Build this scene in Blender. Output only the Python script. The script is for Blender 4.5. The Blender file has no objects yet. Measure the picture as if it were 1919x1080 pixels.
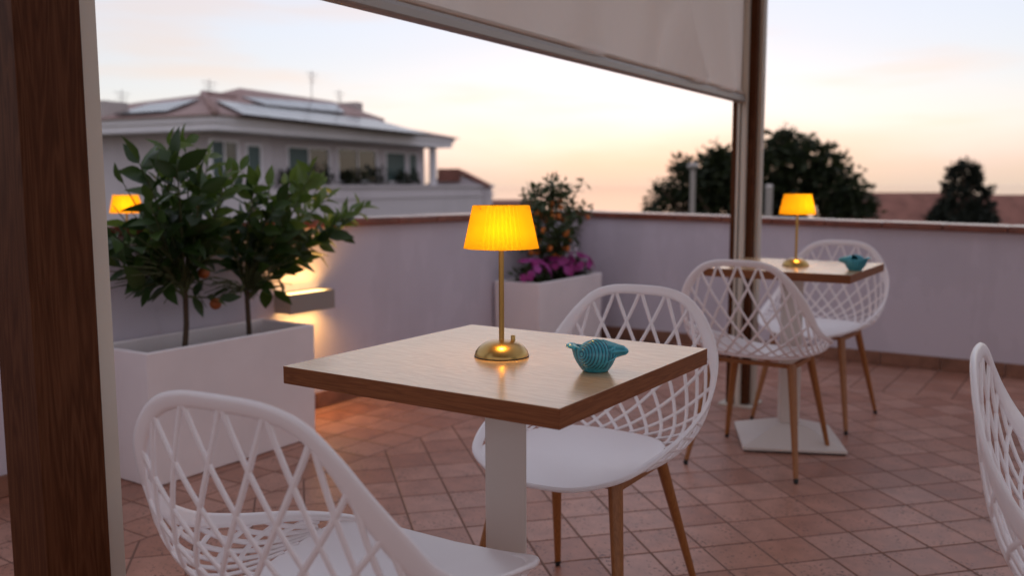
import bpy, bmesh, math, random
from mathutils import Vector, Matrix
import numpy as np
R = math.radians
sc = bpy.context.scene
C = sc.collection

# ------------------------------------------------------------------ camera
EYE = 1.085                 # eye height above the terrace floor
YAW, PITCH, ROLL = R(33.5), 0.11372, -0.0029
FPX = 1685.0                # focal length in photo pixels (1919 wide)
cd = bpy.data.cameras.new('camera'); cam = bpy.data.objects.new('camera', cd); C.objects.link(cam)
cd.sensor_width = 36.0; cd.lens = FPX / 1919 * 36.0
cd.clip_start = 0.05; cd.clip_end = 200000
fwd = Vector((0, math.cos(PITCH), -math.sin(PITCH))); rt = Vector((1, 0, 0)); up = rt.cross(fwd)
r2 = rt * math.cos(ROLL) + up * math.sin(ROLL); u2 = -rt * math.sin(ROLL) + up * math.cos(ROLL)
RZ = Matrix.Rotation(YAW, 3, 'Z')
r2, u2, f2 = RZ @ r2, RZ @ u2, RZ @ fwd
m = Matrix((r2, u2, -f2)).transposed().to_4x4(); m.translation = (0, 0, EYE)
cam.matrix_world = m
cd.dof.use_dof = True; cd.dof.focus_distance = 1.74; cd.dof.aperture_fstop = 2.9
sc.camera = cam

# ------------------------------------------------------------------ sky, sun, exposure
SUN_DIR = Vector((-0.437, 0.899, 0.0)).normalized()
SUN_EL = R(-1.0)
w = bpy.data.worlds.new('World'); sc.world = w; w.use_nodes = True
nt = w.node_tree; nt.nodes.clear()
def wn(t, **k):
    n = nt.nodes.new(t)
    for a, b in k.items(): setattr(n, a, b)
    return n
wout = wn('ShaderNodeOutputWorld'); wbg = wn('ShaderNodeBackground')
sky = wn('ShaderNodeTexSky', sky_type='NISHITA', sun_disc=False)
sky.sun_elevation = SUN_EL
sky.sun_rotation = math.atan2(SUN_DIR.x, SUN_DIR.y)
sky.altitude = 50; sky.air_density = 1.0; sky.dust_density = 1.0; sky.ozone_density = 2.0
def wmix(a, b, fac, blend='MIX'):
    n = wn('ShaderNodeMix', data_type='RGBA', blend_type=blend, clamp_result=False)
    for sock, v in (('A', a), ('B', b), ('Factor', fac)):
        if isinstance(v, (int, float)): n.inputs[sock].default_value = v
        elif isinstance(v, tuple): n.inputs[sock].default_value = (*v, 1)
        else: nt.links.new(v, n.inputs[sock])
    return n.outputs['Result']
hs = wn('ShaderNodeHueSaturation'); hs.inputs['Saturation'].default_value = 0.72; hs.inputs['Value'].default_value = 1.85
nt.links.new(sky.outputs[0], hs.inputs['Color'])
VEIL = (1.38, 1.38, 1.54)                       # thin high cloud, even all round
c = wmix(hs.outputs[0], VEIL, 1.0, 'ADD')
tc = wn('ShaderNodeTexCoord')
def wnoise(scale, stretch, lo, hi, amt, detail=5):
    mp = wn('ShaderNodeMapping'); mp.inputs['Scale'].default_value = stretch
    nz = wn('ShaderNodeTexNoise'); nz.inputs['Scale'].default_value = scale; nz.inputs['Detail'].default_value = detail; nz.inputs['Roughness'].default_value = 0.5
    mr = wn('ShaderNodeMapRange', interpolation_type='SMOOTHSTEP'); mr.inputs['From Min'].default_value = lo; mr.inputs['From Max'].default_value = hi; mr.inputs['To Max'].default_value = amt
    nt.links.new(tc.outputs['Generated'], mp.inputs['Vector']); nt.links.new(mp.outputs[0], nz.inputs['Vector']); nt.links.new(nz.outputs['Fac'], mr.inputs['Value'])
    return mr.outputs[0]
c = wmix(c, (1.08, 0.92, 0.82), wnoise(2.2, (1.3, 1.3, 11), .50, .72, .9), 'MULTIPLY')     # peach streaks
# low bank of lilac cloud round the whole horizon, with an uneven upper edge
sep = wn('ShaderNodeSeparateXYZ'); nt.links.new(tc.outputs['Generated'], sep.inputs[0])
edge = wn('ShaderNodeMath', operation='MULTIPLY_ADD'); edge.inputs[1].default_value = -0.05; nt.links.new(wnoise(3.0, (1, 1, 4), .2, .8, 1.0), edge.inputs[0]); nt.links.new(sep.outputs['Z'], edge.inputs[2])
bank = wn('ShaderNodeMapRange', interpolation_type='SMOOTHSTEP'); bank.inputs['From Min'].default_value = -0.03; bank.inputs['From Max'].default_value = 0.055; bank.inputs['To Min'].default_value = 0.74; bank.inputs['To Max'].default_value = 0.0
nt.links.new(edge.outputs[0], bank.inputs['Value'])
c = wmix(c, (2.55, 1.90, 1.28), bank.outputs[0])
nt.links.new(c, wbg.inputs['Color'])
wbg.inputs['Strength'].default_value = 0.15
nt.links.new(wbg.outputs[0], wout.inputs[0])

sl = bpy.data.lights.new('sun', 'SUN'); so = bpy.data.objects.new('sun', sl); C.objects.link(so)
sl.energy = 0.3; sl.angle = R(0.5); sl.color = (1.0, 0.72, 0.48)
sd = Vector((SUN_DIR.x * math.cos(SUN_EL), SUN_DIR.y * math.cos(SUN_EL), math.sin(SUN_EL)))
so.rotation_euler = (-sd).to_track_quat('-Z', 'Y').to_euler()

sc.view_settings.view_transform = 'Standard'; sc.view_settings.look = 'None'
sc.view_settings.gamma = 1.0; sc.view_settings.use_curve_mapping = False
sc.view_settings.exposure = 1.28
sc.render.engine = 'CYCLES'
sc.cycles.use_denoising = True
try: sc.cycles.denoiser = 'OPENIMAGEDENOISE'
except Exception: pass
sc.cycles.max_bounces = 8; sc.cycles.transparent_max_bounces = 8
sc.cycles.sample_clamp_indirect = 6.0
sc.cycles.caustics_reflective = False; sc.cycles.caustics_refractive = False

# ------------------------------------------------------------------ coordinate helpers
cA, sA = math.cos(YAW), math.sin(YAW)
def F(x, y, z=0.0):                       # camera-heading coordinates (x right, y ahead) -> place coordinates
    return Vector((x * cA - y * sA, x * sA + y * cA, z))
def ray(px, py):
    return (r2 * ((px - 959.5) / FPX) + u2 * ((540 - py) / FPX) + f2)
def at(px, py, depth):                    # the point at this distance ahead
    d = ray(px, py); ah = F(0, 1); t = depth / (d.x * ah.x + d.y * ah.y)
    return Vector((0, 0, EYE)) + d * t
def onX(px, py, X):
    d = ray(px, py); return Vector((0, 0, EYE)) + d * (X / d.x)
def onplane(px, py, p0, n):
    d = ray(px, py); o = Vector((0, 0, EYE)); return o + d * ((p0 - o).dot(n) / d.dot(n))
def topx(p):
    v = Vector(p) - Vector((0, 0, EYE)); z = v.dot(f2)
    return (959.5 + FPX * v.dot(r2) / z, 540 - FPX * v.dot(u2) / z, z)

# ------------------------------------------------------------------ mesh helpers
class MB:
    def __init__(s): s.v = []; s.f = []
    def add(s, vs, fs):
        o = len(s.v); s.v += [tuple(p) for p in vs]; s.f += [tuple(i + o for i in f) for f in fs]; return s
    def box(s, x0, x1, y0, y1, z0, z1):
        vs = [(x, y, z) for z in (z0, z1) for y in (y0, y1) for x in (x0, x1)]
        return s.add(vs, [(0, 2, 3, 1), (4, 5, 7, 6), (0, 1, 5, 4), (2, 6, 7, 3), (0, 4, 6, 2), (1, 3, 7, 5)])
    def hexa(s, p):                       # 8 corners: bottom ring, top ring
        return s.add(p, [(3, 2, 1, 0), (4, 5, 6, 7), (0, 1, 5, 4), (1, 2, 6, 5), (2, 3, 7, 6), (3, 0, 4, 7)])
    def lathe(s, prof, n=32, c=(0, 0), mod=None, cap=False):
        o = len(s.v)
        for (r, z) in prof:
            for k in range(n):
                a = 2 * math.pi * k / n; rr = r * (mod(k, z) if mod else 1)
                s.v.append((c[0] + rr * math.cos(a), c[1] + rr * math.sin(a), z))
        for i in range(len(prof) - 1):
            for k in range(n):
                a, b = o + i * n + k, o + i * n + (k + 1) % n
                s.f.append((a, b, b + n, a + n))
        if cap:
            s.f.append(tuple(o + k for k in range(n))[::-1]); s.f.append(tuple(o + (len(prof) - 1) * n + k for k in range(n)))
        return s
    def sweep(s, pts, frames, sect, closed=False, cap=True):   # frames: (width dir, thick dir); sect(i) -> list of (a, b)
        o = len(s.v); n = len(sect(0))
        for i, p in enumerate(pts):
            wd, td = frames[i]
            for (a, b) in sect(i): s.v.append(tuple(p + wd * a + td * b))
        m_ = len(pts)
        for i in range(m_ if closed else m_ - 1):
            for k in range(n):
                a, b = o + i * n + k, o + i * n + (k + 1) % n
                c_, d_ = o + ((i + 1) % m_) * n + k, o + ((i + 1) % m_) * n + (k + 1) % n
                s.f.append((a, b, d_, c_))
        if cap and not closed:
            s.f.append(tuple(o + k for k in range(n))[::-1]); s.f.append(tuple(o + (m_ - 1) * n + k for k in range(n)))
        return s
    def tube(s, pts, rad, n=8):
        pts = [Vector(p) for p in pts]; rs = rad if isinstance(rad, (list, tuple)) else [rad] * len(pts)
        fr = []
        ref = Vector((0.123, 0.21, 0.97)).normalized()
        for i in range(len(pts)):
            t = (pts[min(i + 1, len(pts) - 1)] - pts[max(i - 1, 0)]).normalized()
            if abs(t.dot(ref)) > 0.95: r_ = Vector((1, 0.1, 0))
            else: r_ = ref
            a = t.cross(r_).normalized(); fr.append((a, t.cross(a).normalized()))
        return s.sweep(pts, fr, lambda i: [(rs[i] * math.cos(2 * math.pi * k / n), rs[i] * math.sin(2 * math.pi * k / n)) for k in range(n)])
    def mesh(s, name, mat, smooth=False, auto=None):
        me = bpy.data.meshes.new(name); me.from_pydata(s.v, [], s.f); me.update()
        bm = bmesh.new(); bm.from_mesh(me); bmesh.ops.recalc_face_normals(bm, faces=bm.faces); bm.to_mesh(me); bm.free()
        if mat: me.materials.append(mat)
        if smooth:
            me.polygons.foreach_set('use_smooth', [True] * len(me.polygons))
            if auto is not None:
                try: me.set_sharp_from_angle(angle=R(auto))
                except Exception: pass
        return me
    def obj(s, name, mat, parent=None, smooth=False, auto=None, bevel=0.0, seg=2):
        o = link(name, s.mesh(name, mat, smooth, auto), parent)
        if bevel:
            b = o.modifiers.new('bevel', 'BEVEL'); b.width = bevel; b.segments = seg; b.limit_method = 'ANGLE'; b.angle_limit = R(35)
            b.harden_normals = False
        return o
def link(name, data, parent=None):
    o = bpy.data.objects.new(name, data); C.objects.link(o)
    if parent is not None: o.parent = parent
    return o
def tag(o, label=None, cat=None, group=None, kind=None):
    if label: o['label'] = label
    if cat: o['category'] = cat
    if group: o['group'] = group
    if kind: o['kind'] = kind
    return o
def empty(name, loc=(0, 0, 0), rz=0.0):
    o = link(name, None); o.location = loc; o.rotation_euler.z = rz; o.empty_display_size = 0.1; return o
def copy_tree(o, parent=None):
    c = o.copy(); C.objects.link(c); c.parent = parent
    for ch in list(o.children): copy_tree(ch, c)
    return c
def catmull(P, n):
    P = [Vector(p) for p in P]; out = []
    for i in range(len(P) - 1):
        p0 = P[max(i - 1, 0)]; p1 = P[i]; p2 = P[i + 1]; p3 = P[min(i + 2, len(P) - 1)]
        for k in range(n):
            t = k / n
            out.append(0.5 * ((2 * p1) + (p2 - p0) * t + (2 * p0 - 5 * p1 + 4 * p2 - p3) * t * t + (3 * p1 - p0 - 3 * p2 + p3) * t ** 3))
    out.append(P[-1]); return out
def resample(P, n):
    L = [0.0]
    for a, b in zip(P, P[1:]): L.append(L[-1] + (b - a).length)
    out = []; j = 0
    for k in range(n):
        s_ = L[-1] * k / (n - 1)
        while j < len(L) - 2 and L[j + 1] < s_: j += 1
        u = (s_ - L[j]) / max(1e-9, L[j + 1] - L[j]); out.append(P[j].lerp(P[j + 1], min(1, max(0, u))))
    return out

# ------------------------------------------------------------------ materials
def mat(name, col, rough=0.6, metal=0.0, spec=0.5, **k):
    m = bpy.data.materials.new(name); m.use_nodes = True
    b = m.node_tree.nodes['Principled BSDF']
    b.inputs['Base Color'].default_value = (*col, 1); b.inputs['Roughness'].default_value = rough; b.inputs['Metallic'].default_value = metal
    b.inputs['Specular IOR Level'].default_value = spec
    for a, v in k.items(): b.inputs[a.replace('_', ' ')].default_value = v
    return m
def N(m, t, **k):
    n = m.node_tree.nodes.new(t)
    for a, b in k.items(): setattr(n, a, b)
    return n
def L(m, a, b): m.node_tree.links.new(a, b)
def bsdf(m): return m.node_tree.nodes['Principled BSDF']
def noise(m, scale, detail=4, rough=0.55, vec=None, stretch=None, coord='Object'):
    t = N(m, 'ShaderNodeTexCoord'); n = N(m, 'ShaderNodeTexNoise')
    n.inputs['Scale'].default_value = scale; n.inputs['Detail'].default_value = detail; n.inputs['Roughness'].default_value = rough
    v = t.outputs[coord]
    if stretch:
        mp = N(m, 'ShaderNodeMapping'); mp.inputs['Scale'].default_value = stretch; L(m, v, mp.inputs['Vector']); v = mp.outputs[0]
    L(m, v, n.inputs['Vector']); return n.outputs['Fac']
def ramp(m, fac, stops):
    r = N(m, 'ShaderNodeValToRGB'); e = r.color_ramp.elements
    while len(e) < len(stops): e.new(0.5)
    for i, (p, c) in enumerate(stops): e[i].position = p; e[i].color = (*c, 1)
    L(m, fac, r.inputs[0]); return r.outputs[0]
def bump(m, h, strength=0.2, dist=0.002):
    b = N(m, 'ShaderNodeBump'); b.inputs['Strength'].default_value = strength; b.inputs['Distance'].default_value = dist
    L(m, h, b.inputs['Height']); L(m, b.outputs[0], bsdf(m).inputs['Normal']); return b
def vary(m, base, amt=0.1, scale=6.0, coord='Object', detail=4):
    f = noise(m, scale, detail, coord=coord)
    lo = tuple(c * (1 - amt) for c in base); hi = tuple(min(1, c * (1 + amt)) for c in base)
    L(m, ramp(m, f, [(0.3, lo), (0.7, hi)]), bsdf(m).inputs['Base Color'])

M = {}
def plaster(name, col, sc_=1.0):
    m = mat(name, col, 0.9, spec=0.2)
    f1 = noise(m, 2.2 * sc_ ** .5, 5, 0.6); f2_ = noise(m, 5.0 * sc_ ** .5, 4, 0.6, stretch=(1, 1, .12))
    mm = N(m, 'ShaderNodeMath', operation='ADD'); L(m, f1, mm.inputs[0]); L(m, f2_, mm.inputs[1])
    L(m, ramp(m, mm.outputs[0], [(0.75, tuple(c * .945 for c in col)), (1.0, col), (1.25, tuple(min(1, c * 1.03) for c in col))]), bsdf(m).inputs['Base Color'])
    h = noise(m, 160 * sc_, 3, 0.6); bump(m, h, 0.35, 0.0025); return m
M['plaster'] = plaster('white_plaster', (0.62, 0.565, 0.635))
M['house'] = plaster('house_plaster', (0.60, 0.54, 0.56), 0.02)
M['house_trim'] = plaster('house_trim', (0.88, 0.84, 0.87), 0.02)
M['house_far'] = plaster('far_plaster', (0.50, 0.44, 0.42), 0.02)

def wood(name, dark, mid, light, stretch, rough, scale=1.0, coat=0.0, per_obj=False):
    m = mat(name, mid, rough)
    t = N(m, 'ShaderNodeTexCoord'); mp = N(m, 'ShaderNodeMapping'); mp.inputs['Scale'].default_value = stretch; L(m, t.outputs['Object'], mp.inputs['Vector'])
    n1 = N(m, 'ShaderNodeTexNoise'); n1.inputs['Scale'].default_value = 3.2 * scale; n1.inputs['Detail'].default_value = 3; n1.inputs['Distortion'].default_value = 0.6
    n2 = N(m, 'ShaderNodeTexNoise'); n2.inputs['Scale'].default_value = 26 * scale; n2.inputs['Detail'].default_value = 5; n2.inputs['Roughness'].default_value = 0.65
    L(m, mp.outputs[0], n1.inputs['Vector']); L(m, mp.outputs[0], n2.inputs['Vector'])
    wv = N(m, 'ShaderNodeMath', operation='MULTIPLY'); wv.inputs[1].default_value = 9.0; L(m, n1.outputs['Fac'], wv.inputs[0])
    fr = N(m, 'ShaderNodeMath', operation='FRACT'); L(m, wv.outputs[0], fr.inputs[0])
    pp = N(m, 'ShaderNodeMath', operation='PINGPONG'); pp.inputs[1].default_value = 0.5; L(m, wv.outputs[0], pp.inputs[0])
    ad = N(m, 'ShaderNodeMath', operation='MULTIPLY_ADD'); ad.inputs[1].default_value = 0.9; L(m, pp.outputs[0], ad.inputs[0]); 
    hf = N(m, 'ShaderNodeMath', operation='MULTIPLY'); hf.inputs[1].default_value = 0.75; L(m, n2.outputs['Fac'], hf.inputs[0]); L(m, hf.outputs[0], ad.inputs[2])
    c = ramp(m, ad.outputs[0], [(0.22, dark), (0.55, mid), (0.9, light)])
    L(m, c, bsdf(m).inputs['Base Color'])
    bump(m, n2.outputs['Fac'], 0.12, 0.001)
    if coat: bsdf(m).inputs['Coat Weight'].default_value = coat; bsdf(m).inputs['Coat Roughness'].default_value = 0.2
    return m
M['post_wood'] = wood('walnut_decor', (0.050, 0.015, 0.005), (0.080, 0.026, 0.010), (0.115, 0.042, 0.018), (9, 9, 0.55), 0.55)
bsdf(M['post_wood']).inputs['Specular IOR Level'].default_value = 0.1
M['table_wood'] = wood('oak_laminate', (0.50, 0.30, 0.155), (0.62, 0.39, 0.215), (0.72, 0.48, 0.28), (0.8, 9, 9), 0.22, 1.6, coat=1.0)
def satin(m, ior, tint, rough):          # wood under a satin lacquer: diffuse below, warm gloss above
    nt_ = m.node_tree; b = bsdf(m); out = nt_.nodes['Material Output']
    b.inputs['Coat Weight'].default_value = 0; b.inputs['Specular IOR Level'].default_value = 0.0
    gl = N(m, 'ShaderNodeBsdfGlossy'); gl.inputs['Color'].default_value = (*tint, 1); gl.inputs['Roughness'].default_value = rough
    fr = N(m, 'ShaderNodeFresnel'); fr.inputs['IOR'].default_value = ior
    if b.inputs['Normal'].links:
        sck = b.inputs['Normal'].links[0].from_socket; L(m, sck, gl.inputs['Normal']); L(m, sck, fr.inputs['Normal'])
    mx = N(m, 'ShaderNodeMixShader'); L(m, fr.outputs[0], mx.inputs[0]); L(m, b.outputs[0], mx.inputs[1]); L(m, gl.outputs[0], mx.inputs[2]); L(m, mx.outputs[0], out.inputs['Surface'])
satin(M['table_wood'], 3.0, (1.0, 0.93, 0.85), 0.20)
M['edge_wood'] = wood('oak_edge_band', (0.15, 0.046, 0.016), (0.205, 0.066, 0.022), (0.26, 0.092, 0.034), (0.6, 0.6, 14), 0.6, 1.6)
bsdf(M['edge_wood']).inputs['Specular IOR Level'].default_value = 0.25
M['leg_wood'] = wood('beech_print', (0.23, 0.080, 0.020), (0.29, 0.105, 0.027), (0.35, 0.135, 0.038), (8, 8, 0.8), 0.42, 2)
M['cream_metal'] = mat('cream_metal', (0.62, 0.55, 0.47), 0.5)
M['white_metal'] = mat('white_painted_metal', (0.63, 0.555, 0.51), 0.42); 
bump(M['white_metal'], noise(M['white_metal'], 900, 2), 0.15, 0.0006)
M['plastic'] = mat('white_plastic', (0.89, 0.825, 0.84), 0.30, spec=0.5)
bump(M['plastic'], noise(M['plastic'], 1400, 2), 0.06, 0.0004)
M['rubber'] = mat('black_rubber', (0.012, 0.012, 0.012), 0.6)
M['dark_slot'] = mat('dark_slot', (0.02, 0.02, 0.022), 0.6)
M['alu'] = mat('grey_aluminium', (0.36, 0.32, 0.295), 0.45, 0.4)
M['planter'] = mat('planter_resin', (0.86, 0.78, 0.785), 0.55); vary(M['planter'], (0.86, 0.78, 0.785), 0.05, 3)
bump(M['planter'], noise(M['planter'], 420, 2), 0.2, 0.001)
M['soil'] = mat('potting_soil', (0.035, 0.024, 0.017), 0.95, spec=0.1); bump(M['soil'], noise(M['soil'], 90, 5), 1.0, 0.02)
M['brass'] = mat('brushed_brass', (0.46, 0.29, 0.10), 0.29, 1.0)
bump(M['brass'], noise(M['brass'], 60, 3, stretch=(1, 1, 30)), 0.05, 0.0004)
M['grout'] = mat('grout', (0.20, 0.11, 0.085), 0.9, spec=0.2)
M['coping'] = mat('coping_terracotta', (0.20, 0.062, 0.040), 0.23)
vary(M['coping'], (0.20, 0.062, 0.040), 0.25, 9, 'Object')
M['skirting'] = mat('skirting_terracotta', (0.24, 0.11, 0.07), 0.45); vary(M['skirting'], (0.24, 0.11, 0.07), 0.25, 14)
M['roof'] = mat('far_roof_tile', (0.26, 0.12, 0.09), 0.85, spec=0.2); vary(M['roof'], (0.25, 0.11, 0.085), 0.25, 1.2)
M['roof_pale'] = mat('pale_roof_tile', (0.36, 0.24, 0.22), 0.8, spec=0.2); vary(M['roof_pale'], (0.36, 0.24, 0.22), 0.2, 1.5)
M['solar'] = mat('solar_glass', (0.06, 0.045, 0.045), 0.2, spec=0.5, IOR=1.6)
M['window'] = mat('window_glass', (0.02, 0.035, 0.035), 0.05, spec=0.7)
M['shutter'] = mat('green_shutter', (0.045, 0.085, 0.08), 0.5)
M['bark'] = mat('bark', (0.09, 0.06, 0.04), 0.9, spec=0.2); bump(M['bark'], noise(M['bark'], 60, 4, stretch=(1, 1, .3)), 0.8, 0.004)
M['twig'] = mat('green_twig', (0.07, 0.085, 0.03), 0.7)
M['fruit_ripe'] = mat('dull_citrus_fruit', (0.30, 0.075, 0.012), 0.5)
M['fruit'] = mat('orange_fruit', (0.72, 0.20, 0.025), 0.4)
M['antenna'] = mat('dull_metal', (0.18, 0.17, 0.18), 0.5, 0.5)

def floor_tile_mat():
    m = mat('cotto_tile', (0.35, 0.19, 0.14), 0.5, spec=0.45)
    oi = N(m, 'ShaderNodeObjectInfo'); ge = N(m, 'ShaderNodeNewGeometry')
    a = N(m, 'ShaderNodeMath', operation='ADD'); L(m, oi.outputs['Random'], a.inputs[0]); L(m, ge.outputs['Random Per Island'], a.inputs[1])
    fr = N(m, 'ShaderNodeMath', operation='FRACT'); L(m, a.outputs[0], fr.inputs[0])
    base = ramp(m, fr.outputs[0], [(0.0, (0.35, 0.145, 0.095)), (0.35, (0.43, 0.205, 0.145)), (0.7, (0.47, 0.24, 0.18)), (1.0, (0.39, 0.175, 0.12))])
    # clouding and pits, offset per tile by world position
    def wnoise(s, d, r):
        n = N(m, 'ShaderNodeTexNoise'); n.inputs['Scale'].default_value = s; n.inputs['Detail'].default_value = d; n.inputs['Roughness'].default_value = r
        L(m, ge.outputs['Position'], n.inputs['Vector']); return n.outputs['Fac']
    cl = wnoise(14, 4, 0.6); big = wnoise(1.3, 3, 0.5)
    mx = N(m, 'ShaderNodeMix', data_type='RGBA', blend_type='MULTIPLY'); mx.inputs['Factor'].default_value = 1
    L(m, base, mx.inputs['A']); L(m, ramp(m, cl, [(0.3, (0.80, 0.78, 0.76)), (0.7, (1.15, 1.17, 1.18))]), mx.inputs['B'])
    mb = N(m, 'ShaderNodeMix', data_type='RGBA', blend_type='MULTIPLY'); mb.inputs['Factor'].default_value = 1
    L(m, mx.outputs['Result'], mb.inputs['A']); L(m, ramp(m, big, [(0.35, (0.86, 0.86, 0.86)), (0.65, (1.1, 1.1, 1.1))]), mb.inputs['B'])
    pit = wnoise(95, 2, 0.5); pm = wnoise(9, 2, 0.5)
    pa = N(m, 'ShaderNodeMath', operation='MULTIPLY_ADD'); pa.inputs[1].default_value = 0.35; L(m, pm, pa.inputs[0]); L(m, pit, pa.inputs[2])
    pr_ = ramp(m, pa.outputs[0], [(0.79, (0, 0, 0)), (0.85, (1, 1, 1))])
    md = N(m, 'ShaderNodeMix', data_type='RGBA', blend_type='MIX'); L(m, pr_, md.inputs['Factor'])
    L(m, mb.outputs['Result'], md.inputs['A']); md.inputs['B'].default_value = (0.13, 0.06, 0.045, 1)
    L(m, md.outputs['Result'], bsdf(m).inputs['Base Color'])
    rr = N(m, 'ShaderNodeMapRange'); rr.inputs['To Min'].default_value = 0.26; rr.inputs['To Max'].default_value = 0.50; L(m, cl, rr.inputs['Value']); L(m, rr.outputs[0], bsdf(m).inputs['Roughness'])
    iv = N(m, 'ShaderNodeMath', operation='SUBTRACT'); iv.inputs[0].default_value = 1.0; L(m, pr_, iv.inputs[1])
    hh = N(m, 'ShaderNodeMath', operation='MULTIPLY_ADD'); hh.inputs[1].default_value = 0.5; L(m, cl, hh.inputs[0]); L(m, iv.outputs[0], hh.inputs[2])
    bump(m, hh.outputs[0], 0.35, 0.0015)
    return m
M['tile'] = floor_tile_mat()

def leaf_mat(name, dark, light, trans=0.25, rough=0.38):
    m = mat(name, dark, rough, spec=0.45)
    oi = N(m, 'ShaderNodeObjectInfo'); ge = N(m, 'ShaderNodeNewGeometry')
    a = N(m, 'ShaderNodeMath', operation='ADD'); L(m, oi.outputs['Random'], a.inputs[0]); L(m, ge.outputs['Random Per Island'], a.inputs[1])
    fr = N(m, 'ShaderNodeMath', operation='FRACT'); L(m, a.outputs[0], fr.inputs[0])
    c = ramp(m, fr.outputs[0], [(0.0, dark), (0.65, tuple((x + y) / 2 for x, y in zip(dark, light))), (1.0, light)])
    L(m, c, bsdf(m).inputs['Base Color'])
    tr = N(m, 'ShaderNodeBsdfTranslucent'); mx = N(m, 'ShaderNodeMixShader'); mx.inputs[0].default_value = trans
    L(m, c, tr.inputs['Color']); out = m.node_tree.nodes['Material Output']
    L(m, bsdf(m).outputs[0], mx.inputs[1]); L(m, tr.outputs[0], mx.inputs[2]); L(m, mx.outputs[0], out.inputs['Surface'])
    return m
M['leaf'] = leaf_mat('citrus_leaf', (0.020, 0.048, 0.010), (0.052, 0.098, 0.018), 0.3)
M['leaf_young'] = leaf_mat('young_citrus_leaf', (0.075, 0.135, 0.022), (0.13, 0.19, 0.035), 0.4)
M['leaf_small'] = leaf_mat('kumquat_leaf', (0.035, 0.06, 0.018), (0.07, 0.10, 0.03))
M['leaf_far'] = leaf_mat('dark_tree_leaf', (0.018, 0.028, 0.010), (0.045, 0.055, 0.018), 0.4, 0.6)
M['leaf_cypress'] = leaf_mat('dark_conifer_leaf', (0.012, 0.016, 0.010), (0.026, 0.030, 0.016), 0.15, 0.7)
M['petal'] = leaf_mat('magenta_petal', (0.40, 0.025, 0.20), (0.52, 0.09, 0.40), 0.35, 0.6)

def translucent(name, col, fac, rough=0.8):
    m = mat(name, col, rough, spec=0.2); tr = N(m, 'ShaderNodeBsdfTranslucent'); tr.inputs['Color'].default_value = (*col, 1)
    mx = N(m, 'ShaderNodeMixShader'); mx.inputs[0].default_value = fac; out = m.node_tree.nodes['Material Output']
    L(m, bsdf(m).outputs[0], mx.inputs[1]); L(m, tr.outputs[0], mx.inputs[2]); L(m, mx.outputs[0], out.inputs['Surface']); return m
M['shade'] = translucent('yellow_pleated_shade', (0.95, 0.56, 0.03), 0.62)
M['fabric'] = translucent('beige_screen_fabric', (0.80, 0.70, 0.63), 0.48)
bump(M['fabric'], noise(M['fabric'], 700, 2, stretch=(1, 1, 0.2)), 0.15, 0.001)
def emis(name, col, s):
    m = mat(name, (0.8, 0.8, 0.8), 0.5); bsdf(m).inputs['Emission Color'].default_value = (*col, 1); bsdf(m).inputs['Emission Strength'].default_value = s; return m
M['led_soft'] = emis('lamp_led', (1.0, 0.60, 0.16), 30.0)
M['led'] = emis('warm_led', (1.0, 0.58, 0.18), 2.2)
def ceramic():
    m = mat('turquoise_glaze', (0.02, 0.20, 0.27), 0.16, spec=0.6)
    f = noise(m, 22, 4); ge = N(m, 'ShaderNodeNewGeometry')
    c1 = ramp(m, f, [(0.3, (0.014, 0.20, 0.29)), (0.7, (0.055, 0.38, 0.48))])
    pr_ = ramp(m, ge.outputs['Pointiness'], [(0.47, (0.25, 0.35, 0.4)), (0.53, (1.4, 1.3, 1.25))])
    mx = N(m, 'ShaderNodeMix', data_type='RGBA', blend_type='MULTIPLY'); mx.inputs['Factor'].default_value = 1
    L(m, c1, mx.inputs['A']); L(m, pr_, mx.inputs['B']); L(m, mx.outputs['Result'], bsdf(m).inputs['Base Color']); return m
M['ceramic'] = ceramic()
def sea_mat():
    m = mat('sea_water', (0.05, 0.075, 0.10), 0.06, spec=0.5)
    vary(m, (0.07, 0.09, 0.11), 0.15, 0.002); return m
M['sea'] = sea_mat()
M['ground'] = mat('dry_ground', (0.10, 0.09, 0.06), 0.95, spec=0.1); vary(M['ground'], (0.10, 0.09, 0.06), 0.4, 0.05)

# ================================================================== setting: sea, ground, terrace floor
o = MB().add([(-120000, -120000, -42), (120000, -120000, -42), (120000, 120000, -42), (-120000, 120000, -42)], [(0, 1, 2, 3)]).obj('sea', M['sea']); tag(o, kind='structure')
mb = MB(); n = 24
rings = [(0, -7), (90, -7.5), (160, -12), (260, -26), (420, -46)]
for i, (r_, z_) in enumerate(rings):
    for k in range(n): mb.v.append((r_ * math.cos(2 * math.pi * k / n), r_ * math.sin(2 * math.pi * k / n), z_))
for i in range(len(rings) - 1):
    for k in range(n):
        a, b = i * n + k, i * n + (k + 1) % n
        mb.f.append((a, b, b + n, a + n))
o = mb.obj('ground', M['ground']); tag(o, kind='structure')

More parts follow.
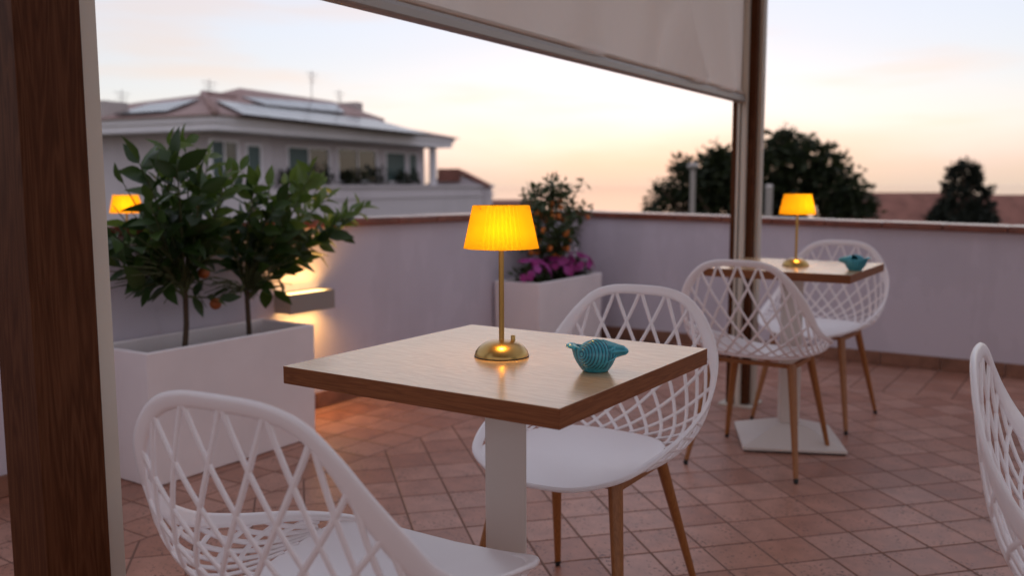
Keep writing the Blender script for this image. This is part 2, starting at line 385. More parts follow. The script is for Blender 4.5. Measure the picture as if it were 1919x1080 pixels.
XW, YW = -3.18, 5.70            # inner faces of the two parapets
X1, Y0 = 3.4, -2.6
floor = MB().box(XW - 0.25, X1, Y0, YW + 0.25, -0.30, -0.0012).obj('floor', M['grout']); tag(floor, kind='structure')
T = 0.16566; GA = R(47.03); G0 = Vector((-1.54867, 2.57794))
e1 = Vector((math.cos(GA), math.sin(GA))); e2 = Vector((math.sin(GA), -math.cos(GA)))
half = T / 2 - 0.0036
BX, BY = -2.43, 5.70 - 0.75     # edge of the straight-laid border
def clip(poly, ax, lim, keep_gt):
    out = []
    for i in range(len(poly)):
        a, b = poly[i], poly[(i + 1) % len(poly)]
        da = (a[ax] - lim) * (1 if keep_gt else -1); db = (b[ax] - lim) * (1 if keep_gt else -1)
        if da >= 0: out.append(a)
        if (da >= 0) != (db >= 0):
            t = da / (da - db); out.append(a + (b - a) * t)
    return out
def tile_verts(poly, z=0.0, bv=0.0022):
    c = sum((Vector(p) for p in poly), Vector((0, 0))) / len(poly)
    n = len(poly); vs = []; fs = []
    for p in poly: vs.append((p[0], p[1], z - 0.006))
    for p in poly: vs.append((p[0], p[1], z - 0.0006))
    for p in poly:
        d = (c - Vector(p)); q = Vector(p) + d.normalized() * bv; vs.append((q[0], q[1], z))
    for i in range(n):
        j = (i + 1) % n
        fs += [(i, j, n + j, n + i), (n + i, n + j, 2 * n + j, 2 * n + i)]
    fs.append(tuple(2 * n + i for i in range(n)))
    return vs, fs
random.seed(4)
whole, cut = [], []
for i in range(-40, 41):
    for j in range(-40, 41):
        c = G0 + e1 * ((i + .5) * T) + e2 * ((j + .5) * T)
        q = [c + e1 * (a * half) + e2 * (b * half) for a, b in ((-1, -1), (1, -1), (1, 1), (-1, 1))]
        p = q
        for ax, lim, gt in ((0, BX + .003, True), (1, BY - .003, False), (0, X1, False), (1, Y0, True)):
            if p: p = clip(p, ax, lim, gt)
        if not p or len(p) < 3: continue
        area = abs(sum(p[k][0] * p[(k + 1) % len(p)][1] - p[(k + 1) % len(p)][0] * p[k][1] for k in range(len(p)))) / 2
        if area < 2e-4: continue
        (whole if area > (2 * half) ** 2 * 0.999 else cut).append((c, p))
straight = []
for i in range(0, 5):
    x1 = BX - i * T; x0 = max(x1 - T, XW)
    k = 0
    while Y0 + k * T < YW:
        y0 = 2.775 - 40 * T + k * T; y1 = y0 + T; k += 1
        y0 = max(y0, Y0); y1 = min(y1, YW)
        if y1 - y0 < .01 or x1 - x0 < .01 or y0 > YW: continue
        straight.append([Vector((x0 + .0036, y0 + .0036)), Vector((x1 - .0036, y0 + .0036)), Vector((x1 - .0036, y1 - .0036)), Vector((x0 + .0036, y1 - .0036))])
        if k > 80: break
for j in range(0, 5):
    y0 = BY + j * T; y1 = min(y0 + T, YW)
    if y1 - y0 < .01: continue
    k = 0
    while BX + k * T < X1:
        x0 = BX + k * T; k += 1
        straight.append([Vector((x0 + .0036, y0 + .0036)), Vector((x0 + T - .0036, y0 + .0036)), Vector((x0 + T - .0036, y1 - .0036)), Vector((x0 + .0036, y1 - .0036))])
def shown(c):
    v = Vector((c[0], c[1], 0)) - Vector((0, 0, EYE))
    if v.dot(f2) < 0.3: return -1
    x, y, z = topx((c[0], c[1], 0))
    if not (-60 < x < 1980 and -50 < y < 1130): return -1
    return 1 / z
whole.sort(key=lambda t: -shown(t[0]))
base_vs, base_fs = tile_verts([e1 * (a * half) + e2 * (b * half) for a, b in ((-1, -1), (1, -1), (1, 1), (-1, 1))])
tile_me = MB().add(base_vs, base_fs).mesh('tile', M['tile'])
rest = MB()
for idx, (c, p) in enumerate(whole):
    if idx < 300 and shown(c) > 0:
        t_ = link('tile', tile_me, floor); t_.location = (c[0], c[1], random.uniform(-.0002, .0003)); t_.rotation_euler = (random.uniform(-.0012, .0012), random.uniform(-.0012, .0012), random.choice((0, 1, 2, 3)) * math.pi / 2)
    else:
        if shown(c) < 0 and (Vector((c[0], c[1])).length > 4.5): continue
        rest.add(*tile_verts(p, random.uniform(-.0002, .0003)))
for c, p in cut: rest.add(*tile_verts(p, random.uniform(-.0002, .0003)))
for p in straight: rest.add(*tile_verts(p, random.uniform(-.0002, .0003)))
o = rest.obj('tile_field', M['tile'], floor); tag(o, kind='stuff')

# ------------------------------------------------------------------ parapet walls
def wall_top(axis, s):          # the coping falls a little along each wall
    if axis == 'Y': return 0.935 - (s - 2.0) * 0.0088
    return 0.897 - (s + 3.1) * 0.0173
def parapet(name, axis, s0, s1, label):
    root = empty(name, (0, 0, 0))
    th = 0.22; ct = 0.040; oh = 0.03
    def pt(s, d, z): return (XW - d, s, z) if axis == 'Y' else (s, YW + d, z)
    def block(a, b, d0, d1, za, zb, ta, tb):   # along-range, depth-range, bottoms, tops
        return [pt(a, d0, za), pt(b, d0, zb), pt(b, d1, zb), pt(a, d1, za), pt(a, d0, ta), pt(b, d0, tb), pt(b, d1, tb), pt(a, d1, ta)]
    MB().hexa(block(s0, s1, 0, th, -0.28, -0.28, wall_top(axis, s0) - ct, wall_top(axis, s1) - ct)).obj('plaster_body', M['plaster'], root)
    s = s0; Lt = 0.33
    while s < s1 - .05:
        b = min(s + Lt, s1)
        g = 0.003; dz = random.uniform(-.0012, .0012)
        MB().hexa(block(s + g / 2, b - g / 2, -oh, th + oh, wall_top(axis, s) - ct + .001, wall_top(axis, b) - ct + .001, wall_top(axis, s) + dz, wall_top(axis, b) + dz)).obj('coping_tile', M['coping'], root, bevel=0.006, seg=2)
        s = b
    s = s0; Lt = 0.333
    while s < s1 - .05:
        b = min(s + Lt, s1)
        MB().hexa(block(s + .0015, b - .0015, -0.011, -0.0005, 0.001, 0.001, 0.080, 0.080)).obj('skirting_tile', M['skirting'], root, bevel=0.003, seg=1)
        s = b
    tag(root, label, 'wall', 'parapet walls of the terrace')
    return root
parapet('parapet_wall', 'Y', -2.6, YW - 0.034, 'white plastered parapet behind the planters, carrying the wall light')
parapet('parapet_wall', 'X', XW - 0.25, X1, 'white plastered parapet behind the far table and the far post')

# ------------------------------------------------------------------ pergola posts, beam and blind
PX = -1.475; PW = 0.0555
def post(yc, side, label, pro=0.048):
    root = empty('pergola_post', (PX, yc, 0))
    MB().box(-PW, PW, -PW, PW, 0.012, 2.50).obj('post_body', M['post_wood'], root, bevel=0.002)
    MB().box(-.085, .085, -.085, .085, 0.0, 0.011).obj('base_plate', M['cream_metal'], root, bevel=0.003)
    s = side
    def gy(a, b): return (min(s * (PW + a), s * (PW + b)), max(s * (PW + a), s * (PW + b)))
    g = MB()
    y0, y1 = gy(0.0005, 0.012); g.box(-.022, .022, y0, y1, .012, 2.44)
    y0, y1 = gy(0.012, pro); g.box(-.020, -.008, y0, y1, .012, 2.44); g.box(.0005, .022, y0, y1, .012, 2.44)
    rail = g.obj('guide_rail', M['cream_metal'], root)
    y0, y1 = gy(0.0125, 0.020); MB().box(-.0078, .0003, y0, y1, .013, 2.43).obj('slot_insert', M['dark_slot'], rail)
    tag(root, label, 'post', 'pergola posts')
    return root
pa_ = post(0.815, 1, 'wide brown wood-look post with cream rail at the left edge, nearest the viewer')
pb_ = post(4.285, -1, 'brown wood-look post with cream guide rails beside the far table', 0.030)
# second guide rail on the terrace side of the far post, for the next blind along
g = MB(); g.box(PW + .0005, PW + .020, -.022, -.006, .012, 2.44); g.box(PW + .0005, PW + .020, .004, .022, .012, 2.44); g.obj('side_rail', M['cream_metal'], pb_)
bm_ = MB().box(PX - .07, PX + .07, 0.70, 4.40, 2.501, 2.66).obj('pergola_beam', M['post_wood'], None, bevel=0.003)
tag(bm_, 'brown pergola beam above the blind, resting on both posts', 'beam')
rfm = empty('pergola_roof', (PX, 0.8, 2.66))  # unseen roof, inferred; slats added, spaced and tilted to thin the light below
fr_ = MB(); fr_.box(-.07, 4.87, 3.47, 3.60, -.159, .0); fr_.box(-.07, 4.87, -3.40, -3.27, -.159, .0); fr_.box(4.74, 4.87, -3.268, 3.468, -.159, .0)
fr_.box(-.07, .07, -3.268, -.101, -.159, .0)
fr_.obj('roof_frame', M['post_wood'], rfm, bevel=.003)
lv = MB(); c_, s_ = math.cos(R(45)), math.sin(R(45)); hw, ht = .098, .011
lv.hexa([Vector((x, a * c_ - b * s_, a * s_ + b * c_)) for b in (-ht, ht) for (x, a) in ((.072, -hw), (4.738, -hw), (4.738, hw), (.072, hw))])
lme = lv.mesh('shading_louvre', M['cream_metal'])
for k in range(22):
    lo = link('shading_louvre', lme, rfm); lo.location = (0, -3.1 + k * .3, -.08)
tag(rfm, 'unseen pergola roof inferred over the terrace, its louvres shaped to dim the light below, joined to the beam above the blind', 'pergola roof')
blind = empty('roller_blind', (PX, 2.5, 1.48))
ya, yb = 0.815 + PW + .016, 4.285 - PW - .016
zb = 1.486
mb = MB(); NU, NV = 110, 36
def wr(y, z):
    h = z - zb
    A_ = 4.2
    a = 0.010 * math.sin(y * 5.1 + 0.6) * math.exp(-h * 1.2) + 0.0055 * math.sin(y * 15.3 + z * 6.0 + 1.1 + 1.3 * math.sin(y * 3.1)) * math.exp(-h * 1.6)
    q = (y - 3.62) + 0.42 * h                     # slanted crease near the far post
    a += 0.011 * math.exp(-(q / 0.045) ** 2) * math.exp(-h * 1.5)
    q = (y - 3.20) - 0.55 * h
    a += 0.009 * math.exp(-(q / 0.09) ** 2)
    q = (y - 2.55) - 0.3 * h
    a -= 0.010 * math.exp(-(q / 0.12) ** 2)
    e = min(1, (yb - y) / 0.12, (y - ya) / 0.12)
    return A_ * a * max(0, e) * min(1, (h + .01) / .05)
for j in range(NV + 1):
    z = zb + 0.02 + (2.49 - zb - 0.02) * (j / NV) ** 1.3
    for i in range(NU + 1):
        y = ya + (yb - ya) * i / NU
        mb.v.append((-0.004 + wr(y, z), y - 2.5, z - 1.48 + .010 * (4.1 - y) * max(0, 1 - (z - zb) / .9)))
for j in range(NV):
    for i in range(NU):
        a = j * (NU + 1) + i; mb.f.append((a, a + 1, a + NU + 2, a + NU + 1))
mb.obj('fabric', M['fabric'], blind, smooth=True)
mb = MB(); prof = [(-.017, -.016), (.013, -.016), (.017, -.010), (.017, .008), (.012, .020), (-.010, .020), (-.017, .012)]
mb.sweep([Vector((0, ya - 2.5 - .012, zb - 1.48 + .010 * (4.1 - ya))), Vector((0, yb - 2.5 + .012, zb - 1.48))], [(Vector((1, 0, 0)), Vector((0, 0, 1)))] * 2, lambda i: prof)
mb.obj('bottom_bar', M['alu'], blind, bevel=0.002)
hm = MB(); t0_ = .010 * (4.1 - ya); y0_, y1_ = ya - 2.5, yb - 2.5
hm.hexa([(-.006, y0_, .030 + t0_), (.012, y0_, .030 + t0_), (.012, y1_, .030), (-.006, y1_, .030), (-.006, y0_, .042 + t0_), (.012, y0_, .042 + t0_), (.012, y1_, .042), (-.006, y1_, .042)])
hm.obj('hem', M['fabric'], blind, bevel=0.004)
MB().box(-.05, .05, ya - 2.5 - .015, yb - 2.5 + .015, 2.405 - 1.48, 2.499 - 1.48).obj('cassette', M['cream_metal'], blind, bevel=0.008)
tag(blind, 'beige roller blind half lowered between the two posts', 'blind')

# ------------------------------------------------------------------ up-and-down wall light
wl = empty('wall_light', (XW, 2.96, 0.548))
hl, hd, hh = 0.140, 0.108, 0.045
g = MB(); t_ = 0.006
g.box(hd - t_, hd, -hl, hl, -hh, hh); g.box(0.001, t_, -hl, hl, -hh, hh)
g.box(t_, hd - t_, -hl, -hl + t_, -hh, hh); g.box(t_, hd - t_, hl - t_, hl, -hh, hh)
g.obj('housing', M['alu'], wl)
MB().box(t_ + .002, hd - t_ - .002, -hl + .010, hl - .010, 0.034, 0.040).obj('upper_led', M['led'], wl)
MB().box(t_ + .002, hd - t_ - .002, -hl + .010, hl - .010, -0.040, -0.034).obj('lower_led', M['led'], wl)
MB().box(t_ + .0005, hd - t_ - .0005, -hl + t_ + .0005, hl - t_ - .0005, -.033, .033).obj('inner_core', M['alu'], wl)
tag(wl, 'flat grey box wall light glowing up and down the white parapet', 'wall light')
for s, nm in ((1, 'up'), (-1, 'down')):
    al = bpy.data.lights.new('wall_light_' + nm, 'AREA'); al.shape = 'RECTANGLE'; al.size = 0.035; al.size_y = 0.24; al.energy = 0.52; al.color = (1.0, 0.50, 0.13); al.spread = R(140)
    ao = link('wall_light_lamp', al, wl); ao.location = (hd * .70, 0, s * 0.0445); ao.rotation_euler = (math.pi if s > 0 else 0, 0, 0)

# ------------------------------------------------------------------ tables
def make_table():
    root = empty('bistro_table')
    top = MB().box(-.30, .30, -.30, .30, .7165, .75).obj('table_top', M['table_wood'], root, bevel=0.0012, seg=2)
    top.data.materials.append(M['edge_wood'])
    for p_ in top.data.polygons:
        if abs(p_.normal.z) < .5: p_.material_index = 1
    MB().box(-.16, .16, -.16, .16, .7085, .7160).obj('top_plate', M['white_metal'], root, bevel=.002)
    return root
def pedestal(root, rz):
    ca, sa = math.cos(rz), math.sin(rz)
    c = MB().box(-.04, .04, -.04, .04, .082, .7083).obj('column', M['white_metal'], root, bevel=.004); c.rotation_euler.z = rz
    a, b = .205, .05
    p = MB(); rg = [(a, 0.007), (a, .020), (b, .084)]
    for r_, z_ in rg: p.v += [(-r_, -r_, z_), (r_, -r_, z_), (r_, r_, z_), (-r_, r_, z_)]
    for i in range(2):
        for k in range(4): p.f.append((i * 4 + k, i * 4 + (k + 1) % 4, i * 4 + 4 + (k + 1) % 4, i * 4 + 4 + k))
    p.f += [(0, 1, 2, 3), (8, 9, 10, 11)]
    q = p.obj('base', M['white_metal'], root, bevel=.004); q.rotation_euler.z = rz
    q2 = MB().box(-a + .006, a - .006, -a + .006, a - .006, .0006, .0068).obj('base_pad', M['rubber'], root); q2.rotation_euler.z = rz
t1 = make_table(); pedestal(t1, R(33.5 + 1)); t1.location = (-.972, 1.444, 0)
tag(t1, 'square oak-topped table on white column in the foreground, carrying lamp and bowl', 'table', 'bistro tables')
t2 = make_table(); pedestal(t2, R(33.5 - 9)); t2.location = (-1.085, 3.765, 0)
tag(t2, 'square oak-topped table on white pyramid base beside the far post', 'table', 'bistro tables')

# ------------------------------------------------------------------ table lamps
def make_lamp():
    root = empty('table_lamp')
    prof = [(.0535, 0.0), (.0537, .003), (.0515, .010), (.046, .0175), (.037, .0245), (.026, .0290), (.014, .0312), (.0062, .0318)]
    b = MB(); b.lathe(prof, 48); b.f.append(tuple(range(48))[::-1]); b.f.append(tuple(7 * 48 + k for k in range(48)))
    base = b.obj('base', M['brass'], root, smooth=True, auto=50)
    MB().lathe([(.0538, .0002), (.0542, .0004), (.0542, .0022), (.0536, .0024)], 48).obj('base_ring', M['rubber'], root, smooth=True)
    MB().lathe([(.0053, .031), (.0053, .285)], 20, cap=True).obj('stem', M['brass'], root, smooth=True, auto=50)
    k = MB(); k.lathe([(.0045, .0), (.0045, .010), (.0036, .0115)], 14, cap=True); kn = k.obj('switch_knob', M['brass'], root, smooth=True, auto=50); kn.location = (.0165, .016, .0295)
    # pleated shade
    n = 44 * 6
    def mod(kk, z): return 1 + 0.045 * (abs(((kk % 6) / 6.0) * 2 - 1) * 2 - 1)
    s = MB(); s.lathe([(.0705, .2135), (.0690, .2205), (.0640, .2440), (.0585, .2700), (.0540, .2920), (.0528, .2965)], n, mod=mod)
    sh = s.obj('shade', M['shade'], root, smooth=True, auto=80)
    r = MB()
    for a in range(3):
        t = a * 2 * math.pi / 3 + .3; r.tube([(0.004 * math.cos(t), .004 * math.sin(t), .283), (.054 * math.cos(t), .054 * math.sin(t), .290)], .0011, 6)
    r.obj('spider', M['brass'], root, smooth=True)
    MB().lathe([(.012, .262), (.016, .268), (.016, .280), (.010, .284)], 20, cap=True).obj('led_head', M['cream_metal'], root, smooth=True, auto=50)
    MB().lathe([(.0145, .2612), (.0145, .2622)], 20, cap=True).obj('led_disc', M['led_soft'], root)
    pl = bpy.data.lights.new('lamp_bulb', 'POINT'); pl.energy = 0.145; pl.color = (1.0, 0.60, 0.08); pl.shadow_soft_size = 0.010
    sp = bpy.data.lights.new('lamp_spot', 'SPOT'); sp.energy = 1.3; sp.color = (1.0, 0.55, 0.12); sp.spot_size = R(26); sp.spot_blend = .6; sp.shadow_soft_size = .012
    sp_o = link('downlight', sp, root); sp_o.location = (.020 * sA, -.020 * cA, .255)
    po = link('bulb', pl, root); po.location = (0, 0.0, .248)
    po.location = (.016 * sA, -.016 * cA, .248)
    return root
lamp = make_lamp(); lamp.location = (-.982, 1.446, .7503)
tag(lamp, 'lit brass table lamp with yellow pleated shade on the foreground table', 'lamp', 'lit yellow table lamps')
l2 = copy_tree(lamp); l2.location = (-1.072, 3.756, .7503); l2.rotation_euler.z = 1.0
tag(l2, 'small lit yellow lamp on the far table by the post', 'lamp', 'lit yellow table lamps')

# ------------------------------------------------------------------ turquoise shell bowls
def make_bowl():
    root = empty('shell_bowl')
    # open ribbed dish, long axis x
    b = MB(); nu, nv = 96, 12
    for j in range(nv + 1):
        t = j / nv; z = 0.050 * t
        rad = 0.56 + 0.44 * math.sin(min(1, t * 1.1) * math.pi / 2) ** 0.9 - 0.06 * t
        for i in range(nu):
            a = 2 * math.pi * i / nu
            rx = 0.044 * rad; ry = 0.036 * rad
            rb = 1 + 0.030 * math.sin(a * 22) * min(1, t * 3)
            fl = 1 + (0.10 * max(0, math.cos(a - math.pi)) ** 3) * t
            b.v.append((rx * rb * fl * math.cos(a), ry * rb * fl * math.sin(a), z + 0.004 * t * math.cos(2 * a)))
    for j in range(nv):
        for i in range(nu):
            p, q = j * nu + i, j * nu + (i + 1) % nu; b.f.append((p, q, q + nu, p + nu))
    o_ = len(b.v)                                  # inner skin
    for j in range(nv + 1):
        t = 1 - j / nv
        for i in range(nu):
            v = b.v[int(round(t * nv)) * nu + i]; b.v.append((v[0] * .90, v[1] * .89, max(.006, v[2] - (0 if j == 0 else .002))))
    for j in range(nv):
        for i in range(nu):
            p, q = o_ + j * nu + i, o_ + j * nu + (i + 1) % nu; b.f.append((p, q, q + nu, p + nu))
    for i in range(nu): b.f.append((nv * nu + i, nv * nu + (i + 1) % nu, o_ + (i + 1) % nu, o_ + i))
    b.f.append(tuple(range(nu))[::-1]); b.f.append(tuple(o_ + nv * nu + i for i in range(nu)))
    b.obj('dish', M['ceramic'], root, smooth=True)
    # coiled whorl bulging out of the front side, stepped rings round its apex
    w_ = MB(); n = 40
    ax = Vector((-0.80, -0.56, 0.14)).normalized(); c0 = Vector((.006, -.004, .0330))
    a1 = ax.cross(Vector((0, 0, 1))).normalized(); a2 = ax.cross(a1).normalized()
    prof = []; K = 46
    for k in range(K + 1):
        t = k / K; th_ = t * math.pi / 2
        r_ = 0.0345 * math.sin(th_) ** .85 ; h_ = 0.053 * math.cos(th_)
        st = 0.0011 * math.sin(t * 9.0 * 2 * math.pi)
        prof.append((max(.0003, r_ + st * math.sin(th_)), h_ + st * math.cos(th_)))
    for (r_, h_) in prof:
        for k in range(n):
            a = 2 * math.pi * k / n; w_.v.append(tuple(c0 + a1 * (r_ * 0.98 * math.cos(a)) + a2 * (r_ * 0.92 * math.sin(a)) + ax * (h_ * .82)))
    for i in range(K):
        for k in range(n): p, q = i * n + k, i * n + (k + 1) % n; w_.f.append((p, q, q + n, p + n))
    w_.f.append(tuple(range(n))); 
    w_.obj('whorl', M['ceramic'], root, smooth=True)
    # ribbed spout leaving the right side
    s = MB(); pts = []; rr = []
    for k in range(22):
        t = k / 21; pts.append(Vector((.018 + .046 * t, .004 - .008 * t, .0405 + .006 * t - .004 * t * t))); rr.append((.0175 * (1 - t) ** 1.3 + .0088) * (1 - max(0, t - .88) * 5))
    fr = [(Vector((0, 1, 0)), Vector((-.2, 0, .98)))] * 22; ns = 24
    s.sweep(pts, fr, lambda i: [(rr[i] * 1.1 * (1 + .09 * math.cos(8 * 2 * math.pi * k / ns)) * math.cos(2 * math.pi * k / ns), rr[i] * .85 * (1 + .09 * math.cos(8 * 2 * math.pi * k / ns)) * math.sin(2 * math.pi * k / ns)) for k in range(ns)])
    s.obj('spout', M['ceramic'], root, smooth=True, auto=60)
    # curled lip on the left
    l_ = MB(); l_.tube([Vector((-.040, -.022, .049)), Vector((-.050, -.012, .052)), Vector((-.0535, .0, .0515)), Vector((-.050, .012, .052)), Vector((-.040, .022, .050))], [.003, .0042, .0048, .0042, .003], 10)
    l_.obj('lip', M['ceramic'], root, smooth=True, auto=60)
    # raised line running round the front
    l_ = MB(); pts = []
    for k in range(16):
        a = R(-95 + 95 * k / 15); pts.append(Vector((.0435 * math.cos(a) * 1.0, .0355 * math.sin(a), .020 + .020 * (k / 15) ** 1.5)))
    l_.tube(pts, .0016, 8); l_.obj('raised_band', M['ceramic'], root, smooth=True)
    return root
bowl = make_bowl(); bowl.location = (-.758, 1.418, .7505); bowl.rotation_euler.z = R(33.5 - 2); bowl.scale = (.92, .92, .90)
tag(bowl, 'turquoise glazed shell-shaped bowl on the foreground table', 'bowl', 'turquoise shell bowls')
bw2 = copy_tree(bowl); bw2.location = (-.815, 3.665, .7505); bw2.rotation_euler.z = R(33.5 + 160); bw2.scale = (.98, .98, .95)
tag(bw2, 'teal bowl on the far table, right of the lamp', 'bowl', 'turquoise shell bowls')

# ------------------------------------------------------------------ lattice chairs
rimP = [(0, -.302, .804), (.075, -.300, .801), (.132, -.294, .783), (.175, -.284, .743), (.206, -.268, .694), (.234, -.240, .638), (.250, -.195, .582), (.255, -.130, .542),
        (.252, -.040, .512), (.242, .060, .487), (.222, .140, .464), (.184, .200, .443), (.098, .237, .419), (0, .244, .413)]
seatP = [(0, -.165, .446), (.085, -.158, .446), (.145, -.128, .446), (.180, -.070, .446), (.199, .000, .446), (.206, .070, .448), (.204, .130, .453), (.182, .203, .450), (.098, .244, .434), (0, .251, .429)]
def loop(P, n):
    h = catmull(P, 10); full = [Vector((-p.x, p.y, p.z)) for p in reversed(h)][:-1] + h   # left-front centre ... back ... front centre
    return full
def half_curve(P, last):
    h = catmull(P[:last], 12); return resample(h, 121)
Uh = half_curve(rimP, 11); Lh = half_curve(seatP, 7)
def curve_at(Hc, t):
    s = min(1, abs(t)) * 120; i = min(119, int(s)); p = Hc[i].lerp(Hc[i + 1], s - i)
    return Vector((p.x if t >= 0 else -p.x, p.y, p.z))
def shell(t, v):
    a = curve_at(Lh, t); b = curve_at(Uh, t)
    out = Vector((b.x - a.x, b.y - a.y, 0)); dz = b.z - a.z
    c = a + out * 0.82 + Vector((0, 0, -0.012 + dz * 0.10))
    return a * ((1 - v) ** 2) + c * (2 * v * (1 - v)) + b * (v * v)
def shell_n(t, v):
    e = .01; du = shell(min(1, t + e), v) - shell(max(-1, t - e), v); dv = shell(t, min(1, v + e)) - shell(t, max(0, v - e))
    n_ = du.cross(dv)
    return n_.normalized() if n_.length > 1e-9 else Vector((0, 0, 1))
NAP = 10
def strap_mesh(i, sgn):
    t0 = i / NAP; pts = []; fr = []
    K = 18
    path = []
    for k in range(K + 1):
        v = 1 - k / K
        t = t0 + sgn * (4.1 / NAP) * (1 - v) ** 1.08
        path.append((t, v))
    path = [p for p in path if abs(p[0]) <= 0.985]
    if len(path) < 4: return None
    P = [shell(t, v) for t, v in path]
    for k, (t, v) in enumerate(path):
        tg = (P[min(k + 1, len(P) - 1)] - P[max(k - 1, 0)])
        if tg.length < 1e-6: return None
        tg.normalize(); nn = shell_n(t, v); wd = tg.cross(nn).normalized(); fr.append((wd, wd.cross(tg).normalized()))
    if sum((a - b).length for a, b in zip(P, P[1:])) < .025: return None
    wv, tv = .0044, .0027
    sect = [(-wv, -tv * .5), (-wv * .6, -tv), (wv * .6, -tv), (wv, -tv * .5), (wv, tv * .5), (wv * .6, tv), (-wv * .6, tv), (-wv, tv * .5)]
    return MB().sweep(P, fr, lambda i_: sect).mesh('strap', M['plastic'], True, 60)
def make_chair():
    root = empty('lattice_chair')
    # seat pan
    B = loop(seatP, 0); B = resample(B + [B[0]], 97)[:-1]; nb = len(B)
    s = MB(); rings = [0.12, .3, .5, .68, .82, .92, 1.0]; cz = Vector((0, .03, .4235))
    for side in (0, 1):
        o_ = len(s.v); s.v.append(tuple(cz - Vector((0, 0, .010 * side))))
        for r_ in rings:
            for p in B:
                q = cz.lerp(p, r_); q.z = cz.z + (p.z - cz.z) * r_ ** 2.6 - side * .010
                fy = max(0, (q.y - .12) / .13); q.z -= .010 * fy * fy
                s.v.append(tuple(q))
        for k in range(nb): s.f.append((o_, o_ + 1 + k, o_ + 1 + (k + 1) % nb))
        for i in range(len(rings) - 1):
            for k in range(nb):
                a, b = o_ + 1 + i * nb + k, o_ + 1 + i * nb + (k + 1) % nb; s.f.append((a, b, b + nb, a + nb))
    h = 1 + len(rings) * nb
    for k in range(nb): s.f.append((1 + (len(rings) - 1) * nb + k, 1 + (len(rings) - 1) * nb + (k + 1) % nb, h + 1 + (len(rings) - 1) * nb + (k + 1) % nb, h + 1 + (len(rings) - 1) * nb + k))
    s.obj('seat', M['plastic'], root, smooth=True, auto=50)
    # rim, one closed band
    P = loop(rimP, 0)[:-1]; P = resample(P + [P[0]], 121)[:-1]; n = len(P); fr = []; sect = []
    for i, p in enumerate(P):
        tg = (P[(i + 1) % n] - P[i - 1]).normalized()
        back = max(0, min(1, (p.z - .44) / .12))
        inn = Vector((-p.x, -.02 - p.y, 0)).normalized()
        out_dn = (Vector((0, 0, -1)) * back + inn * (1 - back) * 1.0 + inn * .25 * back)
        wd = (out_dn - tg * out_dn.dot(tg)).normalized(); td = tg.cross(wd).normalized(); fr.append((wd, td))
        sh_ = math.exp(-((p.z - .66) / .10) ** 2)
        wv = .0122 + .0070 * sh_; tv = .0050 if back > .3 else .0060
        sect.append([(wv * math.copysign(abs(math.cos(a)) ** .7, math.cos(a)), tv * math.copysign(abs(math.sin(a)) ** .8, math.sin(a))) for a in [2 * math.pi * k / 10 for k in range(10)]])
    MB().sweep(P, fr, lambda i: sect[i], closed=True).obj('rim', M['plastic'], root, smooth=True)
    for i in range(-NAP, NAP + 1):
        for sgn in (1, -1):
            me = strap_mesh(i, sgn)
            if me: link('strap', me, root)
    # legs and under-frame
    for sx in (-1, 1):
        for sy in (-1, 1):
            a = Vector((sx * .150, .015 + sy * .120, .411)); b = Vector((sx * .213, .0 + sy * .226, .014))
            if sy < 0: a.z = .415
            ln = MB(); d = (b - a).normalized(); wd = d.cross(Vector((sx * .7, sy * .7, .0))).normalized(); td = d.cross(wd)
            pts = [a.lerp(b, k / 6) for k in range(7)]
            rs = [.0165 - (.0165 - .0085) * k / 6 for k in range(7)]
            ln.sweep(pts, [(wd, td)] * 7, lambda i: [(rs[i] * math.copysign(abs(math.cos(q)) ** .6, math.cos(q)), rs[i] * .85 * math.copysign(abs(math.sin(q)) ** .6, math.sin(q))) for q in [2 * math.pi * k / 12 for k in range(12)]])
            lg = ln.obj('leg', M['leg_wood'], root, smooth=True, auto=50)
            fc = MB().tube([b + d * -.004, b + d * .008, b + Vector((0, 0, -.0135))], [.0092, .0092, .0080], 12); fc.obj('foot_cap', M['rubber'], lg, smooth=True, auto=50)
    fr_ = MB()
    for sx in (-1, 1): fr_.box(sx * .152 - .010, sx * .152 + .010, -.105, .135, .396, .412)
    for y in (-.095, .125): fr_.box(-.141, .141, y - .010, y + .010, .3965, .4115)
    fr_.obj('seat_frame', M['leg_wood'], root, bevel=.002)
    return root
chair = make_chair()
spots = [((-.970, 1.046), R(4), 'white lattice chair in the left foreground, seen from behind'),
         ((-1.043, 1.905), math.pi, 'white lattice chair tucked behind the foreground table, facing the viewer'),
         ((-1.105, 3.445), 0.0, 'white lattice chair with its back to us at the far table'),
         ((-1.096, 4.225), math.pi - .06, 'white lattice chair on the far side of the far table, by the parapet'),
         ((0.134, 1.655), R(-88), 'white lattice chair cut off by the right edge of the photo')]
for i, ((x, y), rz, lab) in enumerate(spots):
    c = chair if i == 0 else copy_tree(chair)
    c.location = (x, y, 0); c.rotation_euler.z = rz
    tag(c, lab, 'chair', 'white lattice chairs')

